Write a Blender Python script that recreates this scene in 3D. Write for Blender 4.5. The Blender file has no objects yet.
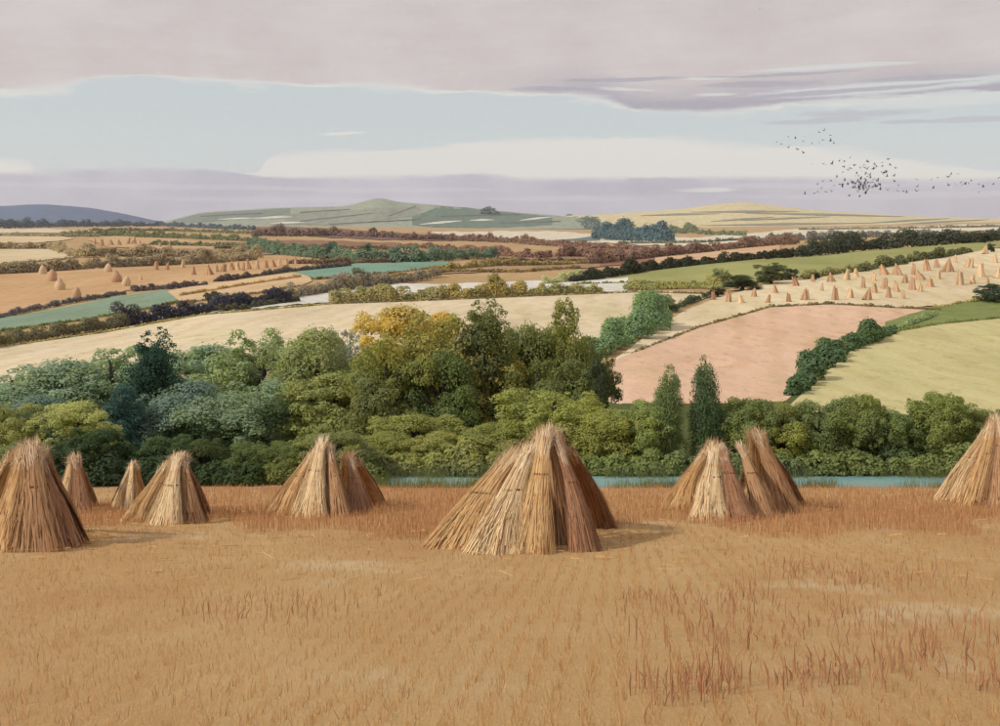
import bpy, math, random
import numpy as np
from mathutils import Vector

SC = bpy.context.scene
COL = SC.collection
rng = np.random.default_rng(11)
random.seed(11)
F = 1000.0          # focal length in units of 1/1000 of the picture width
HOR = 235.0         # row of eye level in a 1000 x 726 picture
EYE = 1.65          # eye height above the ground under the camera
SLOPE = 0.21        # the harvested field falls away from the viewer


def lin(r, g, b, k=1.0):
    o = []
    for c in (r, g, b):
        c /= 255.0
        c = c / 12.92 if c <= 0.04045 else ((c + 0.055) / 1.055) ** 2.4
        o.append(min(0.95, c * k))
    return (o[0], o[1], o[2], 1.0)


# ------------------------------------------------------------------ camera
cam_d = bpy.data.cameras.new('camera')
cam = bpy.data.objects.new('camera', cam_d)
COL.objects.link(cam)
cam.location = (0, 0, EYE)
cam.rotation_euler = (math.radians(90), 0, 0)
cam_d.sensor_width = 36
cam_d.lens = 36
cam_d.shift_y = (HOR - 363.0) / 1000.0
cam_d.clip_start = 0.1
cam_d.clip_end = 80000
SC.camera = cam

# ------------------------------------------------------------------ exposure
SC.view_settings.view_transform = 'Standard'
SC.view_settings.look = 'None'
SC.view_settings.exposure = 0.0
SC.view_settings.gamma = 1.0
SC.view_settings.use_curve_mapping = False
SC.render.engine = 'CYCLES'
SC.cycles.use_denoising = True
SC.cycles.adaptive_threshold = 0.02
SC.cycles.max_bounces = 4
SC.cycles.diffuse_bounces = 2
SC.cycles.transmission_bounces = 4
SC.cycles.volume_bounces = 1

# ------------------------------------------------------------------ sun and sky
SUN_EL = math.radians(39)
sun_d = bpy.data.lights.new('sun', 'SUN')
sun_d.energy = 2.7
sun_d.angle = math.radians(3)
sun_d.color = (1.0, 0.95, 0.87)
sun = bpy.data.objects.new('sun', sun_d)
COL.objects.link(sun)
SUN_AZ = math.radians(-114)     # azimuth from +Y, clockwise; the sun stands to the left, slightly behind the viewer
sd = Vector((math.sin(SUN_AZ) * math.cos(SUN_EL), math.cos(SUN_AZ) * math.cos(SUN_EL), math.sin(SUN_EL)))
sun.rotation_euler = sd.to_track_quat('Z', 'Y').to_euler()


class NT:
    """short hand for building node trees"""
    def __init__(self, tree):
        self.t = tree

    def n(self, kind, **kw):
        o = self.t.nodes.new(kind)
        for k, v in kw.items():
            setattr(o, k, v)
        return o

    def put(self, sock, v):
        if hasattr(v, 'is_linked') or isinstance(v, bpy.types.NodeSocket):
            self.t.links.new(v, sock)
        else:
            sock.default_value = v

    def m(self, op, a, b=0.0, c=None, clamp=False):
        o = self.n('ShaderNodeMath', operation=op, use_clamp=clamp)
        self.put(o.inputs[0], a)
        self.put(o.inputs[1], b)
        if c is not None:
            self.put(o.inputs[2], c)
        return o.outputs[0]

    def step(self, v, a, b, lo=0.0, hi=1.0):
        o = self.n('ShaderNodeMapRange', interpolation_type='SMOOTHSTEP')
        for i, x in enumerate((v, a, b, lo, hi)):
            self.put(o.inputs[i], x)
        return o.outputs[0]

    def mix(self, f, a, b, blend='MIX'):
        o = self.n('ShaderNodeMix', data_type='RGBA', blend_type=blend)
        self.put(o.inputs[0], f)
        self.put(o.inputs[6], a)
        self.put(o.inputs[7], b)
        return o.outputs[2]

    def noise(self, vec, scale, detail=3.0, rough=0.55):
        o = self.n('ShaderNodeTexNoise')
        if vec is not None:
            self.put(o.inputs['Vector'], vec)
        o.inputs['Scale'].default_value = scale
        o.inputs['Detail'].default_value = detail
        o.inputs['Roughness'].default_value = rough
        return o.outputs['Fac']

    def scaled(self, vec, s):
        o = self.n('ShaderNodeMapping')
        self.put(o.inputs['Vector'], vec)
        o.inputs['Scale'].default_value = s
        return o.outputs[0]


def build_world():
    w = bpy.data.worlds.new('World')
    SC.world = w
    w.cycles.sampling_method = 'MANUAL'
    w.cycles.sample_map_resolution = 256
    w.use_nodes = True
    T = NT(w.node_tree)
    w.node_tree.nodes.clear()
    out = T.n('ShaderNodeOutputWorld')
    sky = T.n('ShaderNodeTexSky', sky_type='NISHITA')
    sky.sun_disc = False
    sky.sun_elevation = SUN_EL
    sky.sun_rotation = SUN_AZ
    sky.air_density = 1.0
    sky.dust_density = 2.0
    bg1 = T.n('ShaderNodeBackground')
    T.put(bg1.inputs[0], sky.outputs[0])
    bg1.inputs[1].default_value = 0.10
    # layered stratus described by compass direction and slope above the horizon
    tc = T.n('ShaderNodeTexCoord')
    sep = T.n('ShaderNodeSeparateXYZ')
    T.put(sep.inputs[0], tc.outputs['Generated'])
    X, Y, Z = sep.outputs
    az = T.m('ARCTAN2', X, Y)
    hyp = T.m('SQRT', T.m('ADD', T.m('MULTIPLY', X, X), T.m('MULTIPLY', Y, Y)))
    E = T.m('DIVIDE', Z, T.m('MAXIMUM', hyp, 0.02))
    cmb = T.n('ShaderNodeCombineXYZ')
    T.put(cmb.inputs[0], T.m('MULTIPLY', az, 6.0))
    T.put(cmb.inputs[1], T.m('MULTIPLY', E, 40.0))
    flat = cmb.outputs[0]
    nz = T.m('SUBTRACT', T.noise(flat, 1.6, 3, 0.6), 0.5)
    cmb2 = T.n('ShaderNodeCombineXYZ')
    T.put(cmb2.inputs[0], T.m('MULTIPLY', az, 10.0))
    T.put(cmb2.inputs[1], T.m('MULTIPLY', E, 16.0))
    soft = T.noise(cmb2.outputs[0], 1.0, 3, 0.55)
    grain = T.noise(cmb2.outputs[0], 14, 2, 0.7)
    LO, HI = -0.6, 0.6
    u = T.m('DIVIDE', T.m('SUBTRACT', az, LO), HI - LO)

    def conv(px, row):
        a = math.atan((px - 500) / F)
        return a, (HOR - row) / F * math.cos(a)

    def curve(pts):
        """a smooth line round the sky through the given marks; level beyond them"""
        n = T.n('ShaderNodeFloatCurve')
        T.put(n.inputs['Value'], u)
        c = n.mapping.curves[0]
        q = []
        for p in pts:
            a, e = conv(*p)
            q.append(((a - LO) / (HI - LO), e * 4))
        q.append((0.0, q[0][1]))
        q.append((1.0, q[-2][1]))
        q.sort()
        c.points[0].location = q[0]
        c.points[1].location = q[-1]
        for p in q[1:-1]:
            c.points.new(*p)
        n.mapping.extend = 'HORIZONTAL'
        n.mapping.update()
        return T.m('DIVIDE', n.outputs[0], 4.0)

    def streak(px, row, wpx, hpx, tilt=0.0):
        a0, e0 = conv(px, row)
        da = T.m('DIVIDE', T.m('SUBTRACT', az, a0), wpx / F)
        ee = T.m('ADD', T.m('SUBTRACT', E, e0), T.m('MULTIPLY', nz, 0.008))
        de = T.m('DIVIDE', T.m('SUBTRACT', ee, T.m('MULTIPLY', da, tilt * wpx / F)), hpx / F)
        r = T.m('ADD', T.m('MULTIPLY', da, da), T.m('MULTIPLY', de, de))
        return T.step(T.m('ADD', r, T.m('MULTIPLY', T.m('ADD', nz, fz), 1.6)), 1.5, 0.25)

    fz = T.m('SUBTRACT', T.noise(flat, 7.0, 3, 0.7), 0.5)
    Ew = T.m('ADD', T.m('ADD', E, T.m('MULTIPLY', nz, 0.012)), T.m('MULTIPLY', fz, 0.006))
    soften = T.m('ADD', T.m('MULTIPLY', T.step(soft, 0.35, 0.65), 0.006), 0.0012)
    blue = T.mix(T.step(E, 0.02, 0.16), lin(212, 216, 215), lin(201, 209, 210))
    blue = T.mix(T.m('MULTIPLY', soft, 0.5), blue, lin(206, 214, 215))
    white = lin(228, 225, 219)
    mauve = T.mix(T.step(T.m('ADD', T.m('MULTIPLY', soft, 0.6), T.m('MULTIPLY', nz, 0.25)), 0.12, 0.5), lin(205, 193, 191), lin(217, 208, 205))
    mauve_dk = lin(176, 170, 180)
    lav = T.mix(T.step(soft, 0.35, 0.7), lin(190, 186, 197), lin(203, 199, 208))

    col = blue
    # bright band
    top = curve([(0, 160), (28, 163), (40, 172), (255, 173), (270, 158), (330, 152), (420, 149), (500, 141), (640, 139), (760, 146), (850, 151), (900, 159), (950, 166), (1000, 172)])
    f = T.step(T.m('SUBTRACT', top, Ew), T.m('MULTIPLY', soften, -1.0), soften)
    col = T.mix(f, col, white)
    # low lavender bank
    low = curve([(0, 173), (60, 170), (190, 169), (230, 172), (260, 176), (340, 177), (430, 175), (490, 174), (522, 178), (560, 178), (700, 177), (800, 177), (900, 179), (1000, 178)])
    El = T.m('ADD', E, T.m('MULTIPLY', fz, 0.004))
    f = T.step(T.m('SUBTRACT', low, El), T.m('MULTIPLY', soften, -0.6), soften)
    col = T.mix(f, col, lav)
    for s in ((120, 186, 160, 3), (380, 190, 120, 2.6), (300, 200, 150, 3), (560, 199, 90, 2.5), (900, 196, 140, 3), (820, 186, 110, 2.4)):
        col = T.mix(T.m('MULTIPLY', streak(*s), 0.45), col, lin(212, 208, 214))
    col = T.mix(T.m('MULTIPLY', streak(705, 190, 34, 2.2), 0.8), col, white)
    col = T.mix(T.m('MULTIPLY', streak(620, 188, 80, 8), 0.5), col, lin(178, 172, 188))
    # faint grey streaks in the blue gap
    for s in ((860, 113, 60, 4), (815, 121, 55, 3.2), (905, 122, 22, 2.6), (980, 120, 50, 3)):
        col = T.mix(T.m('MULTIPLY', streak(*s), 0.65), col, lin(188, 186, 194))
    col = T.mix(streak(340, 134, 22, 1.6, 0.05), col, white)
    # upper mauve sheet with a bright rim
    upp = curve([(0, 88), (60, 86), (100, 78), (200, 78), (260, 82), (380, 85), (480, 91), (600, 98), (640, 111), (690, 113), (760, 107), (830, 101), (900, 96), (1000, 92)])
    rim = T.m('SUBTRACT', Ew, T.m('SUBTRACT', upp, T.m('MULTIPLY', T.step(nz, -0.25, 0.25), 0.007)))
    col = T.mix(T.m('MULTIPLY', T.step(rim, T.m('MULTIPLY', soften, -1.0), soften), 0.8), col, white)
    over = T.m('SUBTRACT', Ew, upp)
    mcol = T.mix(T.m('MULTIPLY', T.step(over, 0.035, 0.0), T.step(az, -0.05, 0.15)), mauve, mauve_dk)
    col = T.mix(T.step(over, T.m('MULTIPLY', soften, -0.6), soften), col, mcol)
    for s in ((830, 67, 80, 2.2), (900, 86, 130, 6.5, 0.03), (1010, 97, 120, 5, 0.02), (710, 79, 26, 1.6), (715, 94, 22, 1.8), (600, 88, 60, 1.6, -0.06)):
        col = T.mix(T.m('MULTIPLY', streak(*s), 0.9), col, T.mix(0.5, white, blue))
    for s in ((840, 92, 110, 2.2, 0.03), (700, 104, 60, 5), (620, 80, 60, 2.2), (560, 88, 50, 3), (780, 75, 70, 2), (930, 78, 60, 2.4), (770, 84, 60, 3)):
        col = T.mix(T.m('MULTIPLY', streak(*s), 0.8), col, mauve_dk)
    # overcast overhead, evenly lighter toward the zenith
    col = T.mix(T.step(E, 0.25, 1.2), col, lin(206, 203, 206))
    col = T.mix(T.m('MULTIPLY', T.m('SUBTRACT', grain, 0.5), 0.22), col, (1, 1, 1, 1))
    bg2 = T.n('ShaderNodeBackground')
    T.put(bg2.inputs[0], col)
    bg2.inputs[1].default_value = 1.0
    mx = T.n('ShaderNodeMixShader')
    mx.inputs[0].default_value = 0.93
    T.put(mx.inputs[1], bg1.outputs[0])
    T.put(mx.inputs[2], bg2.outputs[0])
    T.put(out.inputs[0], mx.outputs[0])


build_world()

# ------------------------------------------------------------------ materials
def new_mat(name):
    m = bpy.data.materials.new(name)
    m.use_nodes = True
    m.node_tree.nodes.clear()
    return m, NT(m.node_tree)


def principled(T, col, rough=0.8, spec=0.2, normal=None):
    p = T.n('ShaderNodeBsdfPrincipled')
    T.put(p.inputs['Base Color'], col)
    p.inputs['Roughness'].default_value = rough
    p.inputs['Specular IOR Level'].default_value = spec
    if normal is not None:
        T.put(p.inputs['Normal'], normal)
    return p


def bump(T, h, strength, dist):
    b = T.n('ShaderNodeBump')
    b.inputs['Strength'].default_value = strength
    b.inputs['Distance'].default_value = dist
    T.put(b.inputs['Height'], h)
    return b.outputs[0]


def mat_foliage():
    m, T = new_mat('foliage')
    info = T.n('ShaderNodeObjectInfo')
    geo = T.n('ShaderNodeNewGeometry')
    hs = T.n('ShaderNodeHueSaturation')
    hs.inputs['Saturation'].default_value = 0.78
    T.put(hs.inputs['Color'], info.outputs['Color'])
    base = T.mix(1.0, hs.outputs[0], (1.06, 1.0, 0.86, 1), 'MULTIPLY')
    n1 = T.noise(geo.outputs['Position'], 0.2, 3, 0.6)
    n2 = T.noise(T.scaled(geo.outputs['Position'], (1, 1, 1)), 1.3, 2, 0.5)
    c = T.mix(T.step(n1, 0.50, 0.66, 0, 0.55), base, T.mix(0.6, base, (0.12, 0.17, 0.16, 1)))
    c = T.mix(T.step(n1, 0.46, 0.30, 0, 0.45), c, T.mix(1.0, c, (1.22, 1.08, 0.66, 1), 'MULTIPLY'))
    rnd = geo.outputs['Random Per Island']
    c = T.mix(T.m('MULTIPLY', rnd, 0.42), c, T.mix(1.0, c, (0.6, 0.64, 0.68, 1), 'MULTIPLY'))
    c = T.mix(T.step(n2, 0.5, 0.75, 0, 0.5), c, T.mix(1.0, c, (1.35, 1.25, 0.9, 1), 'MULTIPLY'))
    p = principled(T, c, 0.75, 0.12)
    tr = T.n('ShaderNodeBsdfTranslucent')
    T.put(tr.inputs[0], T.mix(1.0, c, (1.1, 1.15, 0.6, 1), 'MULTIPLY'))
    mx = T.n('ShaderNodeMixShader')
    mx.inputs[0].default_value = 0.38
    T.put(mx.inputs[1], p.outputs[0])
    T.put(mx.inputs[2], tr.outputs[0])
    o = T.n('ShaderNodeOutputMaterial')
    T.put(o.inputs[0], mx.outputs[0])
    return m


def mat_bark():
    m, T = new_mat('bark')
    geo = T.n('ShaderNodeNewGeometry')
    n = T.noise(T.scaled(geo.outputs['Position'], (6, 6, 1.2)), 1.5, 4)
    c = T.mix(n, lin(48, 52, 52), lin(92, 88, 76))
    p = principled(T, c, 0.9, 0.1, bump(T, n, 0.6, 0.05))
    o = T.n('ShaderNodeOutputMaterial')
    T.put(o.inputs[0], p.outputs[0])
    return m


def mat_field(name, row_scale=0.0, blot=0.25):
    """field cover: own colour of the object, uneven in broad patches, with faint drill lines"""
    m, T = new_mat(name)
    info = T.n('ShaderNodeObjectInfo')
    geo = T.n('ShaderNodeNewGeometry')
    pos = geo.outputs['Position']
    base = info.outputs['Color']
    big = T.noise(T.scaled(pos, (1, 0.35, 1)), 0.03, 4, 0.65)
    mid = T.noise(T.scaled(pos, (1, 0.4, 1)), 0.15, 4, 0.65)
    fine = T.noise(pos, 1.7, 3, 0.7)
    tuft = T.noise(T.scaled(pos, (1, 0.5, 1)), 0.5, 4, 0.75)
    c = T.mix(T.step(big, 0.35, 0.7, 0, 0.75), base, T.mix(1.0, base, (0.74, 0.72, 0.66, 1), 'MULTIPLY'))
    c = T.mix(T.step(mid, 0.45, 0.75, 0, blot * 2), c, T.mix(1.0, c, (1.16, 1.12, 1.05, 1), 'MULTIPLY'))
    c = T.mix(T.step(fine, 0.4, 0.8, 0, 0.5), c, T.mix(1.0, c, (0.72, 0.7, 0.66, 1), 'MULTIPLY'))
    c = T.mix(T.step(tuft, 0.52, 0.70, 0, 0.7), c, T.mix(1.0, c, (0.70, 0.72, 0.62, 1), 'MULTIPLY'))
    weed = T.noise(T.scaled(pos, (1, 0.5, 1)), 0.07, 4, 0.7)
    c = T.mix(T.step(weed, 0.5, 0.68, 0, 0.55), c, T.mix(1.0, c, (0.84, 0.90, 0.70, 1), 'MULTIPLY'))
    ang = T.m('MULTIPLY', info.outputs['Random'], 3.14)
    sx = T.n('ShaderNodeSeparateXYZ')
    T.put(sx.inputs[0], pos)
    across = T.m('ADD', T.m('MULTIPLY', sx.outputs[0], T.m('COSINE', ang)), T.m('MULTIPLY', sx.outputs[1], T.m('SINE', ang)))
    warp = T.m('MULTIPLY', T.noise(pos, 0.04, 2), 14.0)
    wave = T.m('SINE', T.m('ADD', T.m('MULTIPLY', across, 1.1), warp))
    wob = T.step(mid, 0.35, 0.65, 0.08, 0.5)
    c = T.mix(T.m('MULTIPLY', T.step(wave, -0.4, 0.9), wob), c, T.mix(1.0, c, (0.80, 0.77, 0.70, 1), 'MULTIPLY'))
    if row_scale:
        wv = T.n('ShaderNodeTexWave', wave_type='BANDS', bands_direction='DIAGONAL')
        T.put(wv.inputs['Vector'], T.scaled(pos, (1, 0.25, 0)))
        wv.inputs['Scale'].default_value = row_scale
        wv.inputs['Distortion'].default_value = 2.5
        wv.inputs['Detail'].default_value = 3
        c = T.mix(T.m('MULTIPLY', wv.outputs['Fac'], 0.08), c, T.mix(1.0, c, (0.66, 0.6, 0.55, 1), 'MULTIPLY'))
    p = principled(T, c, 0.95, 0.05, bump(T, fine, 0.5, 0.25))
    o = T.n('ShaderNodeOutputMaterial')
    T.put(o.inputs[0], p.outputs[0])
    return m


def mat_harvest():
    m, T = new_mat('harvested_ground')
    geo = T.n('ShaderNodeNewGeometry')
    pos = geo.outputs['Position']
    big = T.noise(T.scaled(pos, (1, 0.6, 1)), 0.16, 3, 0.55)
    mid = T.noise(T.scaled(pos, (1, 0.35, 1)), 0.9, 4, 0.6)
    straw = T.noise(T.scaled(pos, (60, 9, 20)), 1.0, 4, 0.7)
    straw2 = T.noise(T.scaled(pos, (9, 70, 20)), 1.0, 4, 0.7)
    fine = T.noise(pos, 26, 4, 0.7)
    c = T.mix(T.step(big, 0.34, 0.66), lin(196, 160, 110), lin(186, 144, 98))
    c = T.mix(T.step(mid, 0.42, 0.78, 0, 0.6), c, lin(208, 178, 132))
    c = T.mix(T.step(straw, 0.50, 0.74, 0, 0.55), c, lin(218, 190, 142))
    c = T.mix(T.step(straw2, 0.56, 0.8, 0, 0.45), c, lin(214, 184, 136))
    c = T.mix(T.step(fine, 0.55, 0.8, 0, 0.5), c, lin(152, 112, 76))
    pale = T.noise(T.scaled(pos, (1, 0.8, 1)), 0.33, 3, 0.6)
    c = T.mix(T.step(pale, 0.56, 0.70, 0, 0.6), c, lin(216, 194, 156))
    h = T.m('ADD', T.m('ADD', straw, straw2), T.m('MULTIPLY', fine, 0.8))
    p = principled(T, c, 0.95, 0.05, bump(T, h, 0.7, 0.03))
    o = T.n('ShaderNodeOutputMaterial')
    T.put(o.inputs[0], p.outputs[0])
    return m


def mat_straw(name, dark=0.85):
    m, T = new_mat(name)
    info = T.n('ShaderNodeObjectInfo')
    geo = T.n('ShaderNodeNewGeometry')
    base = info.outputs['Color']
    rnd = geo.outputs['Random Per Island']
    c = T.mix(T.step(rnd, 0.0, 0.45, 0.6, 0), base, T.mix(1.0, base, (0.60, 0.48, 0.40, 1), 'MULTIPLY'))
    c = T.mix(T.step(rnd, 0.12, 0.10, 0, dark), c, T.mix(1.0, c, (0.34, 0.24, 0.22, 1), 'MULTIPLY'))  # darkest strands paint the shade of folds and crevices into the straw
    c = T.mix(T.step(rnd, 0.7, 1.0, 0, 0.8), c, T.mix(1.0, c, (1.3, 1.27, 1.2, 1), 'MULTIPLY'))
    n = T.noise(geo.outputs['Position'], 3.0, 3)
    c = T.mix(T.step(n, 0.45, 0.7, 0, 0.5), c, T.mix(1.0, c, (0.86, 0.7, 0.6, 1), 'MULTIPLY'))
    p = principled(T, c, 0.8, 0.15)
    tr = T.n('ShaderNodeBsdfTranslucent')
    T.put(tr.inputs[0], c)
    mx = T.n('ShaderNodeMixShader')
    mx.inputs[0].default_value = 0.15
    T.put(mx.inputs[1], p.outputs[0])
    T.put(mx.inputs[2], tr.outputs[0])
    o = T.n('ShaderNodeOutputMaterial')
    T.put(o.inputs[0], mx.outputs[0])
    return m


def mat_plain(name, col, rough=0.8, spec=0.2):
    m, T = new_mat(name)
    geo = T.n('ShaderNodeNewGeometry')
    n = T.noise(geo.outputs['Position'], 8.0, 2)
    c = T.mix(T.m('MULTIPLY', n, 0.5), col, T.mix(1.0, col, (0.6, 0.6, 0.6, 1), 'MULTIPLY'))
    p = principled(T, c, rough, spec)
    o = T.n('ShaderNodeOutputMaterial')
    T.put(o.inputs[0], p.outputs[0])
    return m


def mat_water():
    m, T = new_mat('brook_water')
    geo = T.n('ShaderNodeNewGeometry')
    pos = geo.outputs['Position']
    n = T.noise(T.scaled(pos, (1, 2.5, 1)), 2.2, 3, 0.6)
    big = T.noise(pos, 0.4, 3)
    c = T.mix(T.step(big, 0.35, 0.7), lin(122, 160, 160), lin(142, 174, 170))
    p = principled(T, c, 0.22, 0.5, bump(T, n, 0.35, 0.06))
    o = T.n('ShaderNodeOutputMaterial')
    T.put(o.inputs[0], p.outputs[0])
    return m


M_FOL = mat_foliage()
M_BARK = mat_bark()
M_FIELD = mat_field('field_cover', 0.0, 0.25)
M_ROWS = mat_field('drilled_field_cover', 0.12, 0.25)
M_HARV = mat_harvest()
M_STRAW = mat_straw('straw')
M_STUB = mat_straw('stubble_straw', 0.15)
M_TWINE = mat_plain('twine', lin(120, 84, 52))
M_BIRD = mat_plain('dark_plumage', lin(42, 42, 52), 0.6)
M_WATER = mat_water()


# ------------------------------------------------------------------ mesh helpers
def mesh_np(name, verts, faces, mat, smooth=False):
    verts = np.asarray(verts, dtype=np.float32).reshape(-1, 3)
    faces = np.asarray(faces, dtype=np.int32)
    k = faces.shape[1]
    me = bpy.data.meshes.new(name)
    me.vertices.add(len(verts))
    me.vertices.foreach_set('co', verts.ravel())
    me.loops.add(faces.size)
    me.loops.foreach_set('vertex_index', faces.ravel())
    me.polygons.add(len(faces))
    me.polygons.foreach_set('loop_start', np.arange(0, faces.size, k, dtype=np.int32))
    me.update(calc_edges=True)
    if smooth:
        me.polygons.foreach_set('use_smooth', np.ones(len(faces), dtype=bool))
    me.materials.append(mat)
    return me


def link(name, me, parent=None, color=None):
    o = bpy.data.objects.new(name, me)
    COL.objects.link(o)
    if parent is not None:
        o.parent = parent
    if color is not None:
        o.color = color
    return o


def tag(o, label=None, cat=None, group=None, kind=None):
    if label: o['label'] = label
    if cat: o['category'] = cat
    if group: o['group'] = group
    if kind: o['kind'] = kind
    return o


def grid_faces(nu, nv):
    i, j = np.meshgrid(np.arange(nu - 1), np.arange(nv - 1), indexing='ij')
    a = (i * nv + j).ravel()
    return np.stack([a, a + nv, a + nv + 1, a + 1], 1)


def unit(v):
    return v / np.maximum(np.linalg.norm(v, axis=-1, keepdims=True), 1e-9)


def leaf_quads(p, nrm, length, width):
    """diamond leaves at p facing nrm"""
    n = len(p)
    r = rng.normal(size=(n, 3))
    u = unit(np.cross(nrm, r))
    v = np.cross(nrm, u)
    L = (length * rng.uniform(0.6, 1.25, n))[:, None]
    W = (width * rng.uniform(0.6, 1.25, n))[:, None]
    q = np.stack([p - u * L, p - v * W, p + u * L, p + v * W], 1)
    return q.reshape(-1, 3), np.arange(n * 4).reshape(-1, 4)


def clump_leaves(c, r, n, leaf, fill=0.2, up=0.25):
    """leaves over a set of clumps (centres c, radii r (k,3))"""
    area = (r[:, 0] * r[:, 1] + r[:, 0] * r[:, 2] + r[:, 1] * r[:, 2])
    k = rng.choice(len(c), n, p=area / area.sum())
    d = unit(rng.normal(size=(n, 3)))
    d[:, 2] = np.where(d[:, 2] < -0.55, -d[:, 2], d[:, 2])
    rad = 1.0 - np.abs(rng.normal(0, 0.13, n))
    rad = np.where(rng.random(n) < 0.2, rad + rng.uniform(0, 0.3, n), rad)
    inn = rng.random(n) < fill
    rad = np.where(inn, rng.uniform(0.3, 0.9, n), rad)
    p = c[k] + d * r[k] * rad[:, None]
    nrm = unit(d + rng.normal(0, 0.38, (n, 3)) + np.array([0, 0, up]))
    return leaf_quads(p, nrm, leaf, leaf * 0.62)


# ------------------------------------------------------------------ the lie of the land
def pchip(x, y, xi):
    x = np.asarray(x, float); y = np.asarray(y, float)
    h = np.diff(x); d = np.diff(y) / h
    m = np.zeros_like(y)
    for i in range(1, len(x) - 1):
        if d[i - 1] * d[i] > 0:
            w1 = 2 * h[i] + h[i - 1]; w2 = h[i] + 2 * h[i - 1]
            m[i] = (w1 + w2) / (w1 / d[i - 1] + w2 / d[i])
    m[0] = d[0]; m[-1] = d[-1]
    k = np.clip(np.searchsorted(x, xi) - 1, 0, len(x) - 2)
    t = (xi - x[k]) / h[k]
    return ((1 + 2 * t) * (1 - t) ** 2 * y[k] + t * (1 - t) ** 2 * h[k] * m[k]
            + t * t * (3 - 2 * t) * y[k + 1] + t * t * (t - 1) * h[k] * m[k + 1])


YEDGE = 38.4
LY = np.linspace(math.log(52), math.log(9000), 700)
COLS = [-0.9, -0.5, -0.2, 0.1, 0.3, 0.5, 0.9]
TAB = {
    -0.9: [(52, 471), (70, 458), (100, 410), (150, 358), (200, 333), (270, 312), (340, 293), (430, 276), (600, 261), (850, 250), (1200, 243), (2000, 236), (3200, 230), (5200, 226), (9000, 222)],
    -0.5: [(52, 471), (70, 457), (100, 404), (150, 353), (200, 330), (270, 310), (340, 292), (430, 275), (600, 260), (850, 250), (1200, 243), (2000, 236), (3200, 230), (5200, 225), (9000, 221)],
    -0.2: [(52, 471), (70, 455), (100, 395), (150, 341), (210, 312), (280, 294), (360, 280), (480, 268), (700, 256), (950, 249), (1400, 242), (2200, 235), (3300, 230), (5200, 226), (9000, 222)],
    0.1: [(52, 471), (70, 454), (100, 392), (150, 336), (210, 306), (280, 291), (360, 280), (480, 269), (700, 259), (950, 252), (1400, 246), (2200, 240), (3300, 235), (5200, 229), (9000, 224)],
    0.3: [(52, 471), (70, 450), (90, 410), (120, 372), (160, 335), (200, 306), (260, 284), (320, 270), (420, 258), (600, 250), (900, 244), (1400, 239), (2400, 233), (5200, 226), (9000, 222)],
    0.5: [(52, 471), (70, 452), (90, 417), (125, 373), (165, 335), (200, 312), (240, 292), (290, 272), (360, 254), (450, 244), (650, 239), (1000, 235), (2000, 229), (5200, 223), (9000, 220)],
}
TAB[0.9] = TAB[0.5]
VG = np.stack([pchip(np.log([a for a, _ in TAB[c]]), [b for _, b in TAB[c]], LY) for c in COLS])


def row_at(t, Y):
    """row of the ground for side tangent t at distance Y (Y >= 52)"""
    t = np.clip(np.asarray(t, float), COLS[0], COLS[-1])
    ly = np.clip(np.log(np.asarray(Y, float)), LY[0], LY[-1])
    k = np.clip(np.searchsorted(COLS, t) - 1, 0, len(COLS) - 2)
    c = np.array(COLS)
    s = (t - c[k]) / (c[k + 1] - c[k])
    s = s * s * (3 - 2 * s)
    f = (ly - LY[0]) / (LY[1] - LY[0])
    i = np.clip(f.astype(int), 0, len(LY) - 2)
    w = f - i
    a = VG[k, i] * (1 - w) + VG[k, i + 1] * w
    b = VG[k + 1, i] * (1 - w) + VG[k + 1, i + 1] * w
    return a * (1 - s) + b * s


NEARY = np.array([-50, YEDGE, 38.9, 42.3, 42.9, 47.0, 52.0])
NEARZ = np.array([-EYE + 50 * SLOPE, -EYE - SLOPE * YEDGE, -10.6, -10.7, -9.95, -10.9, -(471 - HOR) / F * 52])

NEARZL = NEARZ.copy(); NEARZL[2:5] = (-9.75, -9.9, -9.95)


def ground_z(x, y):
    """height of the ground, world units (eye level is EYE)"""
    x = np.asarray(x, float); y = np.asarray(y, float)
    yy = np.maximum(y, 52.0)
    far = -(row_at(x / yy, yy) - HOR) / F * yy
    dry = np.clip((-4.6 - x) / 2.2, 0, 1)          # the brook runs only right of here
    dry = dry * dry * (3 - 2 * dry)
    near = np.interp(y, NEARY, NEARZ) * (1 - dry) + np.interp(y, NEARY, NEARZL) * dry
    return np.where(y < 52.0, near, far) + EYE


def spot(px, row):
    """the place on the ground seen at px,row; works for the land beyond the wood"""
    t = (np.asarray(px, float) - 500) / F
    row = np.asarray(row, float)
    lo = np.full(np.broadcast(t, row).shape, math.log(52.0)); hi = np.full(lo.shape, math.log(8800.0))
    for _ in range(40):
        mid = (lo + hi) / 2
        r = row_at(t, np.exp(mid))
        lo = np.where(r > row, mid, lo); hi = np.where(r > row, hi, mid)
    Y = np.exp((lo + hi) / 2)
    return t * Y, Y, ground_z(t * Y, Y)


def near_y(row):
    return EYE / ((row - HOR) / F - SLOPE)


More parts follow.
